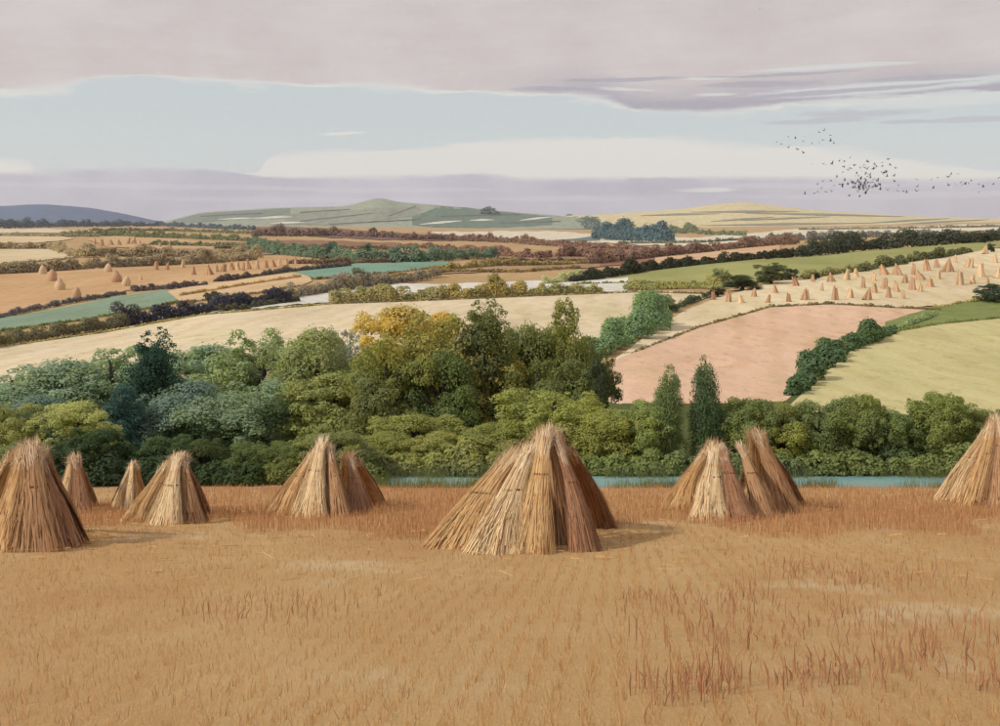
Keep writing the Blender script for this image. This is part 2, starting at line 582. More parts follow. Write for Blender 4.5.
# ground: one sheet from the brook to the hills and past them
tt = np.concatenate([np.linspace(-1.6, -0.75, 12), np.linspace(-0.7, 0.7, 141), np.linspace(0.75, 1.6, 12)])
yy = np.concatenate([[36.0, 37.5, 38.4, 38.9, 40, 42.3, 42.9, 45, 47, 49.5], np.exp(np.linspace(math.log(52), math.log(9000), 230)), [10000, 11000, 12000]])
Tg, Yg = np.meshgrid(tt, yy, indexing='ij')
Xg = Tg * Yg
Zg = ground_z(Xg, np.minimum(Yg, 9000)) - np.where(Yg < 52, 0.06, 0.06 + 0.0005 * Yg)
Zg = np.where(Yg > 9000, Zg[:, -4:-3] * 0 + 60, Zg)
ground = link('ground', mesh_np('ground', np.stack([Xg, Yg, Zg], -1), grid_faces(len(tt), len(yy)), M_FIELD, True), color=lin(190, 160, 120))
tag(ground, kind='structure')

# the harvested field in front
gx = np.linspace(-70, 70, 281)
gy = np.linspace(-12, YEDGE, 202)
GX, GY = np.meshgrid(gx, gy, indexing='ij')
GZ = EYE * 0 - SLOPE * GY + 0.05 * np.sin(GX * 0.35 + 1) * np.sin(GY * 0.28) * np.clip((YEDGE - GY) / 8, 0, 1)
GZ += 0.012 * rng.normal(size=GZ.shape) * np.clip((YEDGE - GY) / 6, 0, 1)


def field_z(x, y):
    return -SLOPE * y + 0.05 * np.sin(np.asarray(x) * 0.35 + 1) * np.sin(np.asarray(y) * 0.28) * np.clip((YEDGE - np.asarray(y)) / 8, 0, 1)


hv = link('harvested_field', mesh_np('harvested_field', np.stack([GX, GY, GZ], -1), grid_faces(len(gx), len(gy)), M_HARV, True))
tag(hv, kind='structure')

# brook
bx = np.linspace(-110, 110, 120)
by = np.linspace(38.6, 42.75, 6)
BX, BY = np.meshgrid(bx, by, indexing='ij')
brook = link('brook', mesh_np('brook', np.stack([BX, BY, np.full(BX.shape, -10.1 + EYE)], -1), grid_faces(len(bx), len(by)), M_WATER, True))
tag(brook, kind='structure')


# floor of the wood
fx = np.linspace(-1.3, 1.3, 120); fy = np.array([42.86, 43.5, 45, 47, 49.5, 52, 56, 60, 66, 72, 80, 88, 96, 104])
FX, FY = np.meshgrid(fx, fy, indexing='ij')
XX = FX * FY
wf = link('woodland_floor', mesh_np('woodland_floor', np.stack([XX, FY, ground_z(XX, FY) + 0.05], -1), grid_faces(len(fx), len(fy)), M_FIELD, True), color=lin(92, 98, 58))
tag(wf, kind='structure')


# fields beyond
def wig(x, amp):
    ph = rng.uniform(0, 6.28, 4)
    return amp * (np.sin(x * 0.11 + ph[0]) + 0.7 * np.sin(x * 0.27 + ph[1]) + 0.5 * np.sin(x * 0.63 + ph[2]) + 0.4 * np.sin(x * 1.3 + ph[3]))


def calm(c, k=0.80, b=0.95):
    g = 0.3 * c[0] + 0.5 * c[1] + 0.2 * c[2]
    return tuple((g + (q - g) * k) * b for q in c[:3]) + (1.0,)


def sheet(name, label, top, bot, color, mat=None, lift=1, rag=0.35, surf=None):
    color = calm(color)
    xs0, xs1 = max(top[0][0], bot[0][0]), min(top[-1][0], bot[-1][0])
    nx = max(8, int((xs1 - xs0) / 4)); ny = 10
    xs = np.linspace(xs0, xs1, nx)
    a = np.interp(xs, *zip(*top)); b = np.interp(xs, *zip(*bot))
    thick = np.clip((b - a) / 6, 0, 1)
    a = a + wig(xs, rag) * thick; b = b + wig(xs, rag) * thick
    s = np.linspace(0, 1, ny)
    R = a[:, None] + (b - a)[:, None] * s[None]
    P = np.repeat(xs[:, None], ny, 1)
    x, y, z = (surf or spot)(P, R)
    z = z + lift * (0.02 + 0.00007 * y)
    o = link(name, mesh_np(name, np.stack([x, y, z], -1), grid_faces(nx, ny)[:, ::-1], mat or M_FIELD, True), color=color)
    tag(o, kind='structure')
    if label: o['label'] = label
    return o


sheet('stubble_field', 'pale cream sliver of field below the blue hill', [(-260, 229), (0, 229), (50, 229), (92, 231)], [(-260, 233), (0, 233), (50, 233), (92, 232)], lin(224, 208, 176))
sheet('stubble_field', 'pale tan wedge of field at far left', [(-200, 234), (0, 234), (40, 234), (72, 238)], [(-200, 243), (0, 243), (40, 243), (72, 239)], lin(228, 200, 152))
sheet('stubble_field', 'cream wedge of field pointing right at the left edge', [(-200, 247), (0, 247), (40, 247), (60, 251), (78, 256)], [(-200, 264), (0, 264), (30, 262), (60, 259), (78, 257)], lin(228, 204, 158))
sheet('stubble_field', 'tan stubble field with haystacks on the left slope', [(-300, 282), (0, 273), (100, 268), (200, 262), (312, 253)], [(-300, 330), (0, 314), (25, 310), (125, 291), (205, 285), (312, 268)], lin(216, 170, 114), M_ROWS)
sheet('stubble_field', 'narrow tan field with small stooks at far left', [(88, 239), (120, 236), (200, 241), (250, 245)], [(88, 240), (110, 247), (200, 250), (250, 252)], lin(214, 172, 118))
sheet('meadow', 'teal green meadow on the left slope', [(-220, 344), (0, 318), (40, 312), (120, 296), (165, 290), (178, 300)], [(-220, 356), (0, 331), (80, 320), (150, 308), (165, 304), (178, 301)], lin(140, 166, 138), lift=2)
sheet('stubble_field', 'smooth tan field right of the teal meadow', [(165, 292), (235, 278), (300, 270), (312, 279)], [(165, 304), (215, 299), (300, 286), (312, 281)], lin(226, 188, 136))
sheet('meadow', 'bright teal green meadow in the middle distance', [(293, 271), (350, 264), (448, 261)], [(293, 272), (315, 279), (400, 272), (448, 265)], lin(128, 168, 146), lift=2)
sheet('chalk_track', 'white chalky track below the dark hedges', [(60, 331), (100, 323), (200, 304), (260, 297), (340, 284), (450, 284), (560, 280), (628, 278)], [(60, 334), (100, 328), (200, 313), (330, 302), (440, 298), (560, 293), (628, 291)], lin(232, 226, 216), lift=2)
sheet('stubble_field', 'long cream field behind the wood', [(-260, 385), (0, 346), (100, 332), (200, 314), (330, 303), (440, 299), (560, 294), (640, 291), (716, 293)], [(-260, 440), (0, 390), (200, 368), (400, 350), (560, 350), (612, 354), (660, 312), (716, 295)], lin(232, 210, 168), lift=1.4)
sheet('ploughed_field', 'long maroon brown ploughed strip below the grey hill', [(252, 227), (300, 227), (340, 229), (400, 233), (500, 238), (580, 244)], [(252, 234), (300, 235), (340, 238), (400, 240), (500, 241), (580, 246)], lin(142, 104, 94))
sheet('ploughed_field', 'red brown ploughed field right of centre', [(585, 248), (640, 247), (700, 249), (722, 246)], [(585, 268), (650, 263), (700, 257), (722, 252)], lin(162, 112, 88))
sheet('stubble_field', 'orange tan field above the long dark hedge', [(655, 258), (700, 250), (780, 245)], [(655, 264), (700, 260), (780, 252)], lin(222, 178, 132), lift=2)
sheet('stubble_field', 'pale cream plain below the right hills', [(430, 232), (540, 231), (600, 234), (690, 238), (740, 234), (800, 229), (1000, 224), (1250, 224)], [(430, 235), (520, 239), (600, 243), (690, 247), (740, 243), (800, 238), (900, 233), (1000, 230), (1250, 230)], lin(230, 218, 190))
sheet('meadow', 'long olive green meadow on the right slope', [(575, 280), (650, 269), (720, 262), (800, 257), (900, 248), (1000, 241), (1250, 232)], [(575, 284), (640, 282), (700, 284), (760, 282), (800, 278), (850, 271), (900, 264), (960, 254), (1000, 248), (1250, 238)], lin(168, 168, 92), lift=1.2)
sheet('stubble_field', 'cream stubble field dotted with stooks on the right slope', [(616, 358), (680, 313), (720, 297), (780, 281), (850, 271), (900, 264), (960, 254), (1000, 248), (1250, 236)], [(616, 364), (700, 332), (760, 311), (800, 304), (900, 309), (955, 304), (1000, 300), (1250, 300)], lin(236, 214, 168), lift=1.6)
sheet('ploughed_field', 'pink earth field below the stooks', [(600, 372), (618, 359), (700, 326), (770, 306), (830, 303), (900, 307), (940, 309)], [(600, 400), (618, 404), (700, 404), (785, 402), (800, 388), (830, 345), (890, 325), (940, 310)], lin(236, 192, 154), M_ROWS, lift=2.2)
sheet('meadow', 'bright green strip of grass beside the curved hedge', [(885, 322), (930, 309), (960, 303), (1000, 297), (1250, 280)], [(885, 335), (930, 325), (1000, 319), (1250, 315)], lin(140, 152, 76), lift=2.6)
sheet('meadow', 'smooth yellow green field at right', [(790, 405), (850, 352), (900, 330), (940, 323), (1000, 317), (1250, 310)], [(790, 412), (850, 415), (900, 415), (1000, 415), (1250, 415)], lin(212, 198, 130), lift=2.4)


sheet('ploughed_strip', 'grey brown strip between the far left hedges', [(110, 249), (200, 249), (300, 247)], [(110, 256), (200, 257), (300, 253)], lin(170, 138, 108), lift=1.5)
sheet('ploughed_strip', 'brown strip below the plum hedge in the centre', [(420, 249), (500, 253), (600, 252)], [(420, 253), (500, 259), (600, 259)], lin(176, 136, 100), lift=1.5)
sheet('ploughed_strip', 'russet strip left of the bright teal meadow', [(215, 243), (300, 240), (400, 243)], [(215, 247), (300, 246), (400, 247)], lin(160, 118, 92), lift=1.5)
sheet('ploughed_strip', 'brown strip under the olive bump hedge', [(400, 270), (500, 266), (600, 262)], [(400, 276), (500, 271), (600, 267)], lin(182, 146, 106), lift=1.5)
sheet('meadow', 'grey green wedge left of the blue wood on the pale plain', [(560, 240), (600, 236)], [(560, 242), (600, 240.5)], lin(120, 136, 136), lift=3)

# ------------------------------------------------------------------ far hills
def make_hill(name, label, crest, base, Y0, Y1, color):
    xs = np.arange(crest[0][0], crest[-1][0] + 1, 3.0)
    top = pchip(*zip(*crest), xs)
    top = top + wig(xs, 0.10)
    s = np.concatenate([np.linspace(0, 1, 22), np.linspace(1.1, 2.2, 10)])
    prof = lambda q: np.where(q <= 1, np.sin(np.clip(q, 0, 1) * math.pi / 2), 1.0)
    P, S = np.meshgrid(xs, s, indexing='ij')
    Tp = np.repeat(top[:, None], len(s), 1)
    Yd = Y0 + (Y1 - Y0) * S
    R = base + (Tp - base) * prof(S)
    Z = -(R - HOR) / F * Yd
    back = np.clip(S - 1, 0, 2)
    crestZ = -(Tp - HOR) / F * Y1
    Z = np.where(S > 1, crestZ * (1 - 0.55 * back ** 1.5) - 10 * back, Z) + EYE
    X = (P - 500) / F * Yd
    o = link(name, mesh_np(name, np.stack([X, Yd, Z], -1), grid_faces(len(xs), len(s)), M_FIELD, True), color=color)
    tag(o, label, None, None, 'structure')

    def surf(px, row):
        tp = np.interp(px, xs, top)
        q = np.clip((base - row) / np.maximum(base - tp, 0.5), 0, 0.995)
        sv = np.arcsin(q) * 2 / math.pi
        y = Y0 + (Y1 - Y0) * sv
        return (np.asarray(px) - 500) / F * y, y, -(np.asarray(row) - HOR) / F * y + EYE + 0.8
    return surf


blue_hill = make_hill('hill', 'far blue hill at left', [(-900, 212), (-500, 207), (-200, 209), (0, 206), (40, 204.5), (80, 207), (120, 213), (163, 221.5), (230, 225), (300, 226)], 228, 7200, 9000, lin(92, 112, 144))  # the blue of distant air is painted into this hill's colour
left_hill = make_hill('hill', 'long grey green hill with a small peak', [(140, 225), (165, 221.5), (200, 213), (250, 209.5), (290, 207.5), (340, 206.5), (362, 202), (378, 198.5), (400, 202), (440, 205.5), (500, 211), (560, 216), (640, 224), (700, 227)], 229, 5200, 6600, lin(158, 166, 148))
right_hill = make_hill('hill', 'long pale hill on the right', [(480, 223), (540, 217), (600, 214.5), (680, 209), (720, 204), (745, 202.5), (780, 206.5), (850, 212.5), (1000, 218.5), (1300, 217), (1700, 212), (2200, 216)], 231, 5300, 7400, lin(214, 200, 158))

sheet('hill_pasture', 'grey green pasture at the left end of the hill', [(172, 221), (200, 213.6), (290, 208.4)], [(172, 224), (210, 222), (290, 214)], lin(132, 146, 134), surf=left_hill, rag=0.1)
sheet('hill_pasture', 'dark green pasture right of the small peak', [(412, 217), (440, 206.5), (470, 208), (500, 212), (552, 216.5)], [(412, 225), (440, 228), (500, 228), (552, 225)], lin(112, 134, 118), surf=left_hill, rag=0.15)
sheet('hill_pasture', 'grey pasture under the small peak', [(285, 214.5), (340, 210.5), (420, 207)], [(285, 224), (340, 226), (420, 215)], lin(152, 158, 142), surf=left_hill, rag=0.1)
for i, (x0, x1, r0, r1, h, c) in enumerate([(218, 258, 220, 218.5, 1.2, 0), (255, 292, 219, 217.5, 1.6, 0), (270, 305, 224, 223, 1.4, 0), (420, 462, 225, 221.5, 1.6, 1), (470, 494, 221, 220.5, 1.5, 1), (520, 552, 221, 217.5, 1.5, 0)]):
    sheet('hill_pasture', None, [(x0, r0 - h * 0.3), ((x0 + x1) / 2, (r0 + r1) / 2 - h), (x1, r1 - h * 0.3)], [(x0, r0), ((x0 + x1) / 2, (r0 + r1) / 2 + h * 0.4), (x1, r1)], lin(226, 222, 210), lift=3, surf=left_hill, rag=0)
for i, (x0, x1, r0, r1, h) in enumerate([(640, 720, 216, 214, 1.4), (690, 800, 212.5, 212, 1.6), (745, 905, 213.5, 217, 1.5), (710, 775, 222, 217.5, 1.2), (740, 830, 221, 217, 1.1), (700, 870, 226, 223.5, 1.6), (860, 950, 224, 218.8, 1.2), (900, 990, 224.5, 220, 1.1), (940, 1080, 226, 221, 1.2)]):
    sheet('hill_pasture', None, [(x0, r0 - 0.2), ((x0 + x1) / 2, (r0 + r1) / 2 - h), (x1, r1 - 0.2)], [(x0, r0), ((x0 + x1) / 2, (r0 + r1) / 2 + h * 0.4), (x1, r1)], lin(150, 152, 132), lift=3, surf=right_hill, rag=0.1)


for (x0, x1, r0, r1, h) in [(300, 372, 222, 214, 0.7), (330, 420, 225, 220, 0.7), (300, 350, 213, 210, 0.6), (388, 416, 217, 207, 0.7), (440, 520, 217, 215, 0.7), (200, 262, 217, 214, 0.7), (500, 560, 224, 222, 0.8)]:
    sheet('hill_hedge_line', None, [(x0, r0 - h), ((x0 + x1) / 2, (r0 + r1) / 2 - h), (x1, r1 - h)], [(x0, r0), ((x0 + x1) / 2, (r0 + r1) / 2), (x1, r1)], lin(104, 114, 104), lift=4, surf=left_hill, rag=0.1)


# ------------------------------------------------------------------ hedges
FG = 2.45      # leaves stand at all angles and shade one another


def hedge(name, label, pts, color, cat='hedge', group=None, lumps=0.3, thick=0.8, dens=3.6, leafpx=1.25, surf=None):
    """a hedge or belt of trees along marks (px, base row, top row)"""
    xs = [p[0] for p in pts]
    cs, rs = [], []
    area = 0
    x = xs[0]
    while x <= xs[-1]:
        b = np.interp(x, xs, [p[1] for p in pts]); t = np.interp(x, xs, [p[2] for p in pts])
        X, Y, Z = (surf or spot)(x, b)
        X, Y, Z = float(X), float(Y), float(Z)
        m = Y / F
        H = max(b - t, 1.0) * m
        hh = H * (1 + rng.uniform(-lumps, lumps * 0.5)) * (1 + 0.16 * math.sin(x * 0.33 + xs[0]) + 0.1 * math.sin(x * 0.13 + 2 * xs[0]))
        if rng.random() < 0.07:
            hh *= 0.45
        r = hh * 0.42
        for k in range(3):
            rr = r * rng.uniform(0.6, 1.0)
            cz = rng.uniform(0.35, 1.0) * hh - rr * 0.75
            cs.append((X + rng.normal(0, 0.25) * r, Y + (rng.random() - 0.2) * H * thick, Z + max(cz, rr * 0.4)))
            rs.append((rr * 1.15, rr * 1.1, rr))
        # a low skirt so that the foot is closed
        cs.append((X, Y, Z + hh * 0.22)); rs.append((r * 1.1, r, hh * 0.3))
        stepx = max((b - t) * 0.28, 0.8)
        area += (b - t) * stepx
        x += stepx
    cs = np.array(cs); rs = np.array(rs)
    mid = np.median(cs[:, 1]) / F
    n = int(min(26000, max(150, area * dens * 2.2)))
    near = leafpx * mid
    v, f = clump_leaves(cs, rs, n, near, fill=0.15, up=0.35)
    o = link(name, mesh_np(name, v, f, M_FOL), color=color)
    tag(o, label, cat, group)
    return o


# left slope
GB = lin(132, 120, 104, FG); PL = lin(104, 84, 84, FG); SL = lin(62, 64, 80, FG); DK = lin(52, 56, 44, FG); TE = lin(84, 106, 96, FG)
OL = lin(122, 112, 58, FG); GO = lin(132, 120, 62, FG); MG = lin(70, 98, 70, FG); DB = lin(52, 74, 92, FG)
hedge('tree_belt', 'dark blue line of far woodland under the blue hill', [(-120, 229, 219), (0, 228, 219.5), (80, 226.5, 220), (160, 226, 222), (255, 230, 226)], lin(50, 74, 108, FG), 'tree belt', surf=spot)  # haze blue painted into the leaf colour of the far woodland
hedge('hedge', 'thin grey brown hedge line above the tan wedge at left edge', [(-60, 237, 233), (0, 236, 233), (60, 236.5, 233.5), (98, 236.5, 234)], GB)
hedge('hedge', 'olive green far hedge line left of the plum trees', [(62, 235, 231), (120, 236, 230), (180, 238, 233), (250, 241, 236)], lin(92, 100, 72, FG))
hedge('hedge', 'grey green hedge line just under the tan strip at far left', [(150, 245, 241), (200, 246, 242), (250, 248, 243)], lin(96, 104, 84, FG))
hedge('tree_belt', 'grey brown mound of scrub between the two cream wedges', [(-40, 250, 243), (0, 249, 242), (50, 249, 243), (70, 256, 238), (90, 257, 242), (110, 256, 248), (145, 256, 247), (200, 256, 249), (258, 258, 248)], GB, 'tree belt')
hedge('hedge', 'long grey brown hedge above the haystack field at left', [(-60, 276, 266), (0, 274, 264), (40, 272, 260), (100, 268, 258), (150, 266, 256), (200, 264, 254), (255, 260, 252)], lin(126, 116, 104, FG))
hedge('hedge', 'slate purple hedge between the haystack field and the teal meadow', [(-60, 325, 318), (0, 318, 313), (25, 312, 307), (70, 303, 298), (125, 294, 290)], lin(98, 94, 108, FG))
hedge('hedge', 'short plum hedge above the smooth tan field', [(134, 291, 285), (165, 289, 284), (205, 285, 279)], lin(92, 82, 96, FG))
hedge('hedge', 'thin plum hedge with a dark bush on the left slope', [(215, 282, 277), (228, 281, 273), (240, 279, 274), (290, 272, 267), (350, 266, 262)], lin(84, 76, 82, FG))
hedge('hedge', 'dull olive hedge running to the left edge below the teal meadow', [(-80, 358, 340), (0, 346, 331), (60, 336, 323), (118, 327, 312)], lin(98, 96, 78, FG))
hedge('hedge', 'dark blue black hedge below the teal meadow and smooth tan field', [(118, 326, 308), (150, 322, 305), (200, 314, 301), (215, 310, 293), (250, 306, 292), (290, 302, 287)], lin(56, 56, 76, FG))
hedge('hedge', 'grey hedge climbing right to the bright teal meadow', [(290, 298, 286), (330, 292, 280), (358, 288, 267), (375, 286, 276), (410, 282, 273), (440, 276, 268)], lin(116, 108, 104, FG))
# middle
hedge('tree_belt', 'dark plum row of far trees at the end of the blue woodland', [(256, 236, 226), (290, 236, 227), (330, 236, 229), (400, 238, 232)], PL, 'tree belt')
hedge('hedge', 'plum brown far hedge crossing the centre', [(400, 239, 233), (450, 240, 234), (500, 242, 235), (540, 245, 238), (600, 248, 243), (650, 251, 246)], lin(110, 84, 82, FG))
hedge('tree_belt', 'teal grey belt of trees above the bright teal meadow', [(248, 250, 237), (290, 256, 241), (320, 258, 246), (330, 258, 240), (340, 260, 249), (360, 262, 250), (367, 262, 243), (375, 262, 250), (420, 262, 247), (460, 259, 249), (495, 258, 248)], TE, 'tree belt')
hedge('hedge', 'plum hedge hooking round the centre tan field', [(400, 247, 243), (450, 249, 245), (490, 253, 246), (500, 256, 245), (515, 257, 250), (540, 258, 252), (570, 256, 246), (600, 258, 252)], lin(116, 86, 82, FG))
hedge('tree_belt', 'reddish brown belt of trees right of centre', [(590, 264, 250), (620, 261, 246), (660, 257, 246), (700, 253, 243), (745, 248, 238), (800, 243, 233)], lin(112, 88, 84, FG), 'tree belt')
hedge('hedge', 'olive hedge with a bump crossing the centre tan fields', [(430, 272, 266), (470, 268, 262), (495, 266, 256), (505, 266, 259), (560, 265, 261), (610, 262, 257)], lin(128, 114, 72, FG))
hedge('hedge', 'thin olive hedge line below the bump in the centre', [(390, 278, 274), (450, 272, 269), (520, 272, 269), (580, 268, 265)], lin(124, 108, 70, FG))
hedge('hedge', 'grey olive hedge behind the cream field left of the golden hedge', [(334, 303, 291), (360, 302, 286), (390, 301, 285), (415, 300, 288), (440, 300, 287)], lin(126, 122, 84, FG))
hedge('hedge', 'golden olive hedge behind the long cream field', [(440, 299, 286), (480, 298, 283), (494, 297, 273), (505, 297, 284), (525, 296, 280)], GO)
hedge('hedge', 'grey olive low hedge right of the golden hedge', [(527, 296, 286), (560, 294, 285), (590, 293, 283), (600, 292, 286)], lin(130, 128, 84, FG))
hedge('hedge', 'yellow olive hedge at the foot of the long green meadow', [(626, 290, 279), (660, 289, 281), (700, 288, 281), (722, 289, 275)], lin(122, 124, 76, FG))
hedge('tree_belt', 'grey green scrub above the white track in the centre', [(545, 284, 277), (580, 280, 270), (600, 278, 270)], lin(138, 142, 108, FG), 'tree belt')
# right
hedge('wood', 'dark blue wood on the plain below the right hill', [(598, 239, 221), (612, 240, 218), (640, 241, 220), (660, 242, 221), (671, 242, 228)], lin(52, 82, 106, FG), 'wood', lumps=0.25)  # blue of distance put into the leaf colour
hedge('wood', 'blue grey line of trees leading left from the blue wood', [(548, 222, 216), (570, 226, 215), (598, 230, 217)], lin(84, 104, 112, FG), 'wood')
hedge('tree_belt', 'small dark green copse right of the blue wood', [(672, 233, 225), (690, 233, 224.5), (700, 234, 229), (745, 236, 231)], lin(86, 100, 82, FG), 'tree belt')
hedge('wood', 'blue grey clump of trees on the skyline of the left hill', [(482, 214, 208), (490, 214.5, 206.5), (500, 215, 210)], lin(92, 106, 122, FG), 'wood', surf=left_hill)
hedge('hedge', 'long dark green hedge along the top of the green meadow', [(572, 282, 275), (600, 279, 267), (650, 271, 261), (700, 265, 256), (750, 260, 252), (800, 256, 248)], DK, dens=4.5)
hedge('tree_belt', 'slate belt of trees on the far right skyline ridge', [(745, 245, 238), (800, 240, 233), (850, 238, 231), (900, 236, 231), (935, 235, 229)], lin(104, 104, 112, FG), 'tree belt')
hedge('tree_belt', 'dark green row of tall trees at the right top of the meadow', [(800, 257, 247), (822, 255, 236), (850, 252, 234), (880, 249, 233), (930, 246, 231), (985, 242, 228), (1000, 241, 229), (1060, 238, 226)], lin(58, 64, 54, FG), 'tree belt', dens=4)
hedge('hedge', 'pale olive hedge along the top of the stook field', [(802, 280, 272), (830, 275, 268), (862, 271, 263)], lin(112, 112, 74, FG))
hedge('hedge', 'dark olive clipped hedge above the stooks', [(860, 272, 262), (880, 268, 259), (905, 264, 256)], lin(84, 88, 60, FG))
hedge('hedge', 'dark olive hedge nearest the right edge above the stooks', [(910, 262, 252), (940, 258, 250), (972, 252, 246)], lin(80, 84, 56, FG))
hedge('hedge', 'teal green diagonal hedge between cream field and pink field', [(596, 356, 336), (615, 348, 320), (635, 340, 310), (655, 330, 301), (668, 322, 302), (673, 318, 304)], lin(86, 116, 84, FG), dens=4, leafpx=1.5)
hedge('hedge', 'thin dark hedge from the diagonal hedge to the dark tree', [(672, 312, 304), (690, 303, 297), (712, 295, 290)], lin(64, 78, 60, FG))
hedge('hedge', 'curved dark green hedge beside the pink field', [(789, 396, 384), (800, 392, 372), (815, 378, 356), (830, 362, 341), (850, 350, 330), (870, 342, 323), (886, 336, 322), (896, 330, 324)], lin(62, 88, 58, FG), dens=4, leafpx=1.6)
hedge('hedge', 'thin green hedge beyond the curved hedge', [(896, 330, 324), (920, 322, 316), (938, 314, 309)], lin(112, 130, 92, FG))


BR = lin(104, 86, 74, FG)
hedge('hedge', 'thin olive hedge line directly under the blue woodland', [(90, 231, 228), (170, 231, 228), (255, 234, 231)], lin(96, 98, 72, FG), leafpx=1.0)
hedge('hedge', 'thin dark brown hedge under the russet strip', [(215, 249, 246), (300, 248, 244.5), (400, 250, 246)], BR, leafpx=1.0)
hedge('hedge', 'thin dark line of scrub on the pale plain right of the blue wood', [(620, 244, 241), (700, 243, 240), (760, 239, 236)], lin(96, 100, 100, FG), leafpx=1.0)
hedge('hedge', 'thin grey hedge on the pale plain near the right edge', [(800, 230, 228), (900, 229, 226.5), (1010, 227, 224.5)], lin(110, 112, 104, FG), leafpx=1.0)
hedge('hedge', 'brown scrubby hedge below the teal grey tree belt', [(290, 264, 259), (345, 264, 256), (365, 263, 259), (430, 261, 258)], BR, leafpx=1.1)
hedge('hedge', 'dark brown hedge line under the brown centre strip', [(420, 256, 253), (500, 261, 258), (560, 261, 258), (600, 261, 258)], BR, leafpx=1.0)
hedge('hedge', 'thin hedge across the smooth tan field right of the teal meadow', [(180, 296, 293), (240, 286, 283), (300, 277, 274)], lin(150, 126, 88, FG), leafpx=1.0)
hedge('hedge', 'ragged dark scrub along the white track', [(175, 318, 313), (215, 311, 306), (245, 309, 302), (262, 306, 301), (300, 301, 297)], lin(78, 76, 62, FG), lumps=0.6)


# rough grass along the field edges
def verge(label, pts, color, h=2.4):
    hedge('grass_verge', label, [(x, r + 0.6, r + 0.6 - h) for x, r in pts], color, 'grass verge', lumps=0.5, thick=1.6, dens=3.0, leafpx=1.0)


VG1 = lin(150, 140, 84, FG * 0.8); VG2 = lin(120, 110, 78, FG * 0.8); VG3 = lin(112, 124, 70, FG * 0.8)
verge('thin grassy line along the upper edge of the pink field', [(632, 353), (700, 327), (770, 307), (830, 304), (900, 308), (940, 310)], VG2, 2.6)
verge('thin grassy line along the upper edge of the long cream field', [(0, 347), (100, 333), (200, 315), (330, 304)], VG1, 2.2)
verge('thin grassy line under the golden hedge beside the cream field', [(330, 304), (440, 300), (560, 295), (640, 292), (716, 294)], VG2, 2.0)
verge('grassy line between the green strip and the yellow green field', [(862, 346), (900, 331), (940, 324), (1000, 318), (1060, 315)], VG3, 2.8)
verge('grassy line between the olive meadow and the yellow olive hedge', [(575, 284), (640, 282), (700, 284), (740, 284)], VG3, 2.2)
verge('grassy line along the lower edge of the teal meadow', [(0, 331), (80, 320), (150, 308), (178, 301)], VG3, 2.4)
verge('ragged line of weeds along the lower edge of the bright teal meadow', [(312, 279), (360, 275), (400, 272), (448, 266)], VG2, 2.2)
verge('weedy line along the lower edge of the smooth tan field', [(165, 304), (215, 299), (300, 286)], VG2, 2.2)
verge('weedy line between the cream stook field and the green strip', [(930, 309), (960, 303), (1000, 298), (1060, 292)], VG1, 2.6)
verge('weedy line at the foot of the cream wedge on the left edge', [(0, 264), (30, 262), (60, 259), (78, 257)], VG2, 1.6)

# ------------------------------------------------------------------ trees
def crown_mesh(name, kind, n, leaf):
    cs, rs = [], []
    if kind == 'round':
        lobes = [((0, 0, 0.95), (0.68, 0.68, 0.78))]
        for i in range(14):
            a = i / 14 * 6.283 * 2 + rng.uniform(-0.3, 0.3)
            zz = rng.uniform(0.12, 1.45)
            rr = rng.uniform(0.22, 0.48)
            q = rng.uniform(0.48, 0.74) * math.sqrt(max(0.1, 1 - ((zz - 1) / 1.1) ** 2))
            lobes.append(((q * math.cos(a), q * math.sin(a), zz), (rr, rr, rr * 0.9)))
        for i in range(3):
            rr = rng.uniform(0.24, 0.36)
            lobes.append(((rng.normal(0, 0.24), rng.normal(0, 0.24), rng.uniform(1.35, 1.6)), (rr, rr, rr * 0.85)))
    elif kind == 'bush':
        lobes = [((0, 0, 0.8), (0.75, 0.75, 0.75))]
        for i in range(18):
            a = i / 18 * 6.283 * 2 + rng.uniform(-0.3, 0.3)
            zz = rng.uniform(0.1, 1.4)
            rr = rng.uniform(0.2, 0.44)
            q = rng.uniform(0.5, 0.78) * math.sqrt(max(0.15, 1 - (max(zz - 0.6, 0) / 1.2) ** 2))
            lobes.append(((q * math.cos(a), q * math.sin(a), zz), (rr, rr, rr)))
    elif kind == 'cone':
        lobes = []
        for i in range(16):
            zz = 0.15 + 1.7 * i / 15
            q = 0.22 * (1 - zz / 2.1) ** 0.8
            a = i * 2.4
            rr = 0.58 * math.sqrt(max(0.10, 1 - ((zz - 0.7) / 1.22) ** 2))
            lobes.append(((q * math.cos(a) * 0.6, q * math.sin(a) * 0.6, zz), (rr * 1.15, rr * 1.15, rr * 1.1)))
    else:  # upright
        lobes = []
        for i in range(14):
            zz = 0.2 + 1.6 * i / 13
            q = 0.34 * math.sin(min(1, zz / 1.2) * 1.57) * (1 - 0.4 * zz)
            a = i * 2.4
            rr = 0.56 * (1 - abs(zz - 0.9) / 2.0)
            lobes.append(((q * math.cos(a), q * math.sin(a), zz), (rr, rr, rr * 1.1)))
    for c, r in lobes:
        c = np.array(c); r = np.array(r)
        k = max(5, int(36 * r[0] ** 1.2))
        d = unit(rng.normal(size=(k, 3)))
        for j in range(k):
            rr = r[0] * rng.uniform(0.16, 0.52)
            p = c + d[j] * (r - rr * 0.7)
            p[2] = max(p[2], rr * 0.5)
            cs.append(p); rs.append((rr, rr, rr * 0.85))
    v, f = clump_leaves(np.array(cs), np.array(rs), n, leaf, fill=0.25)
    return mesh_np(name, v, f, M_FOL)


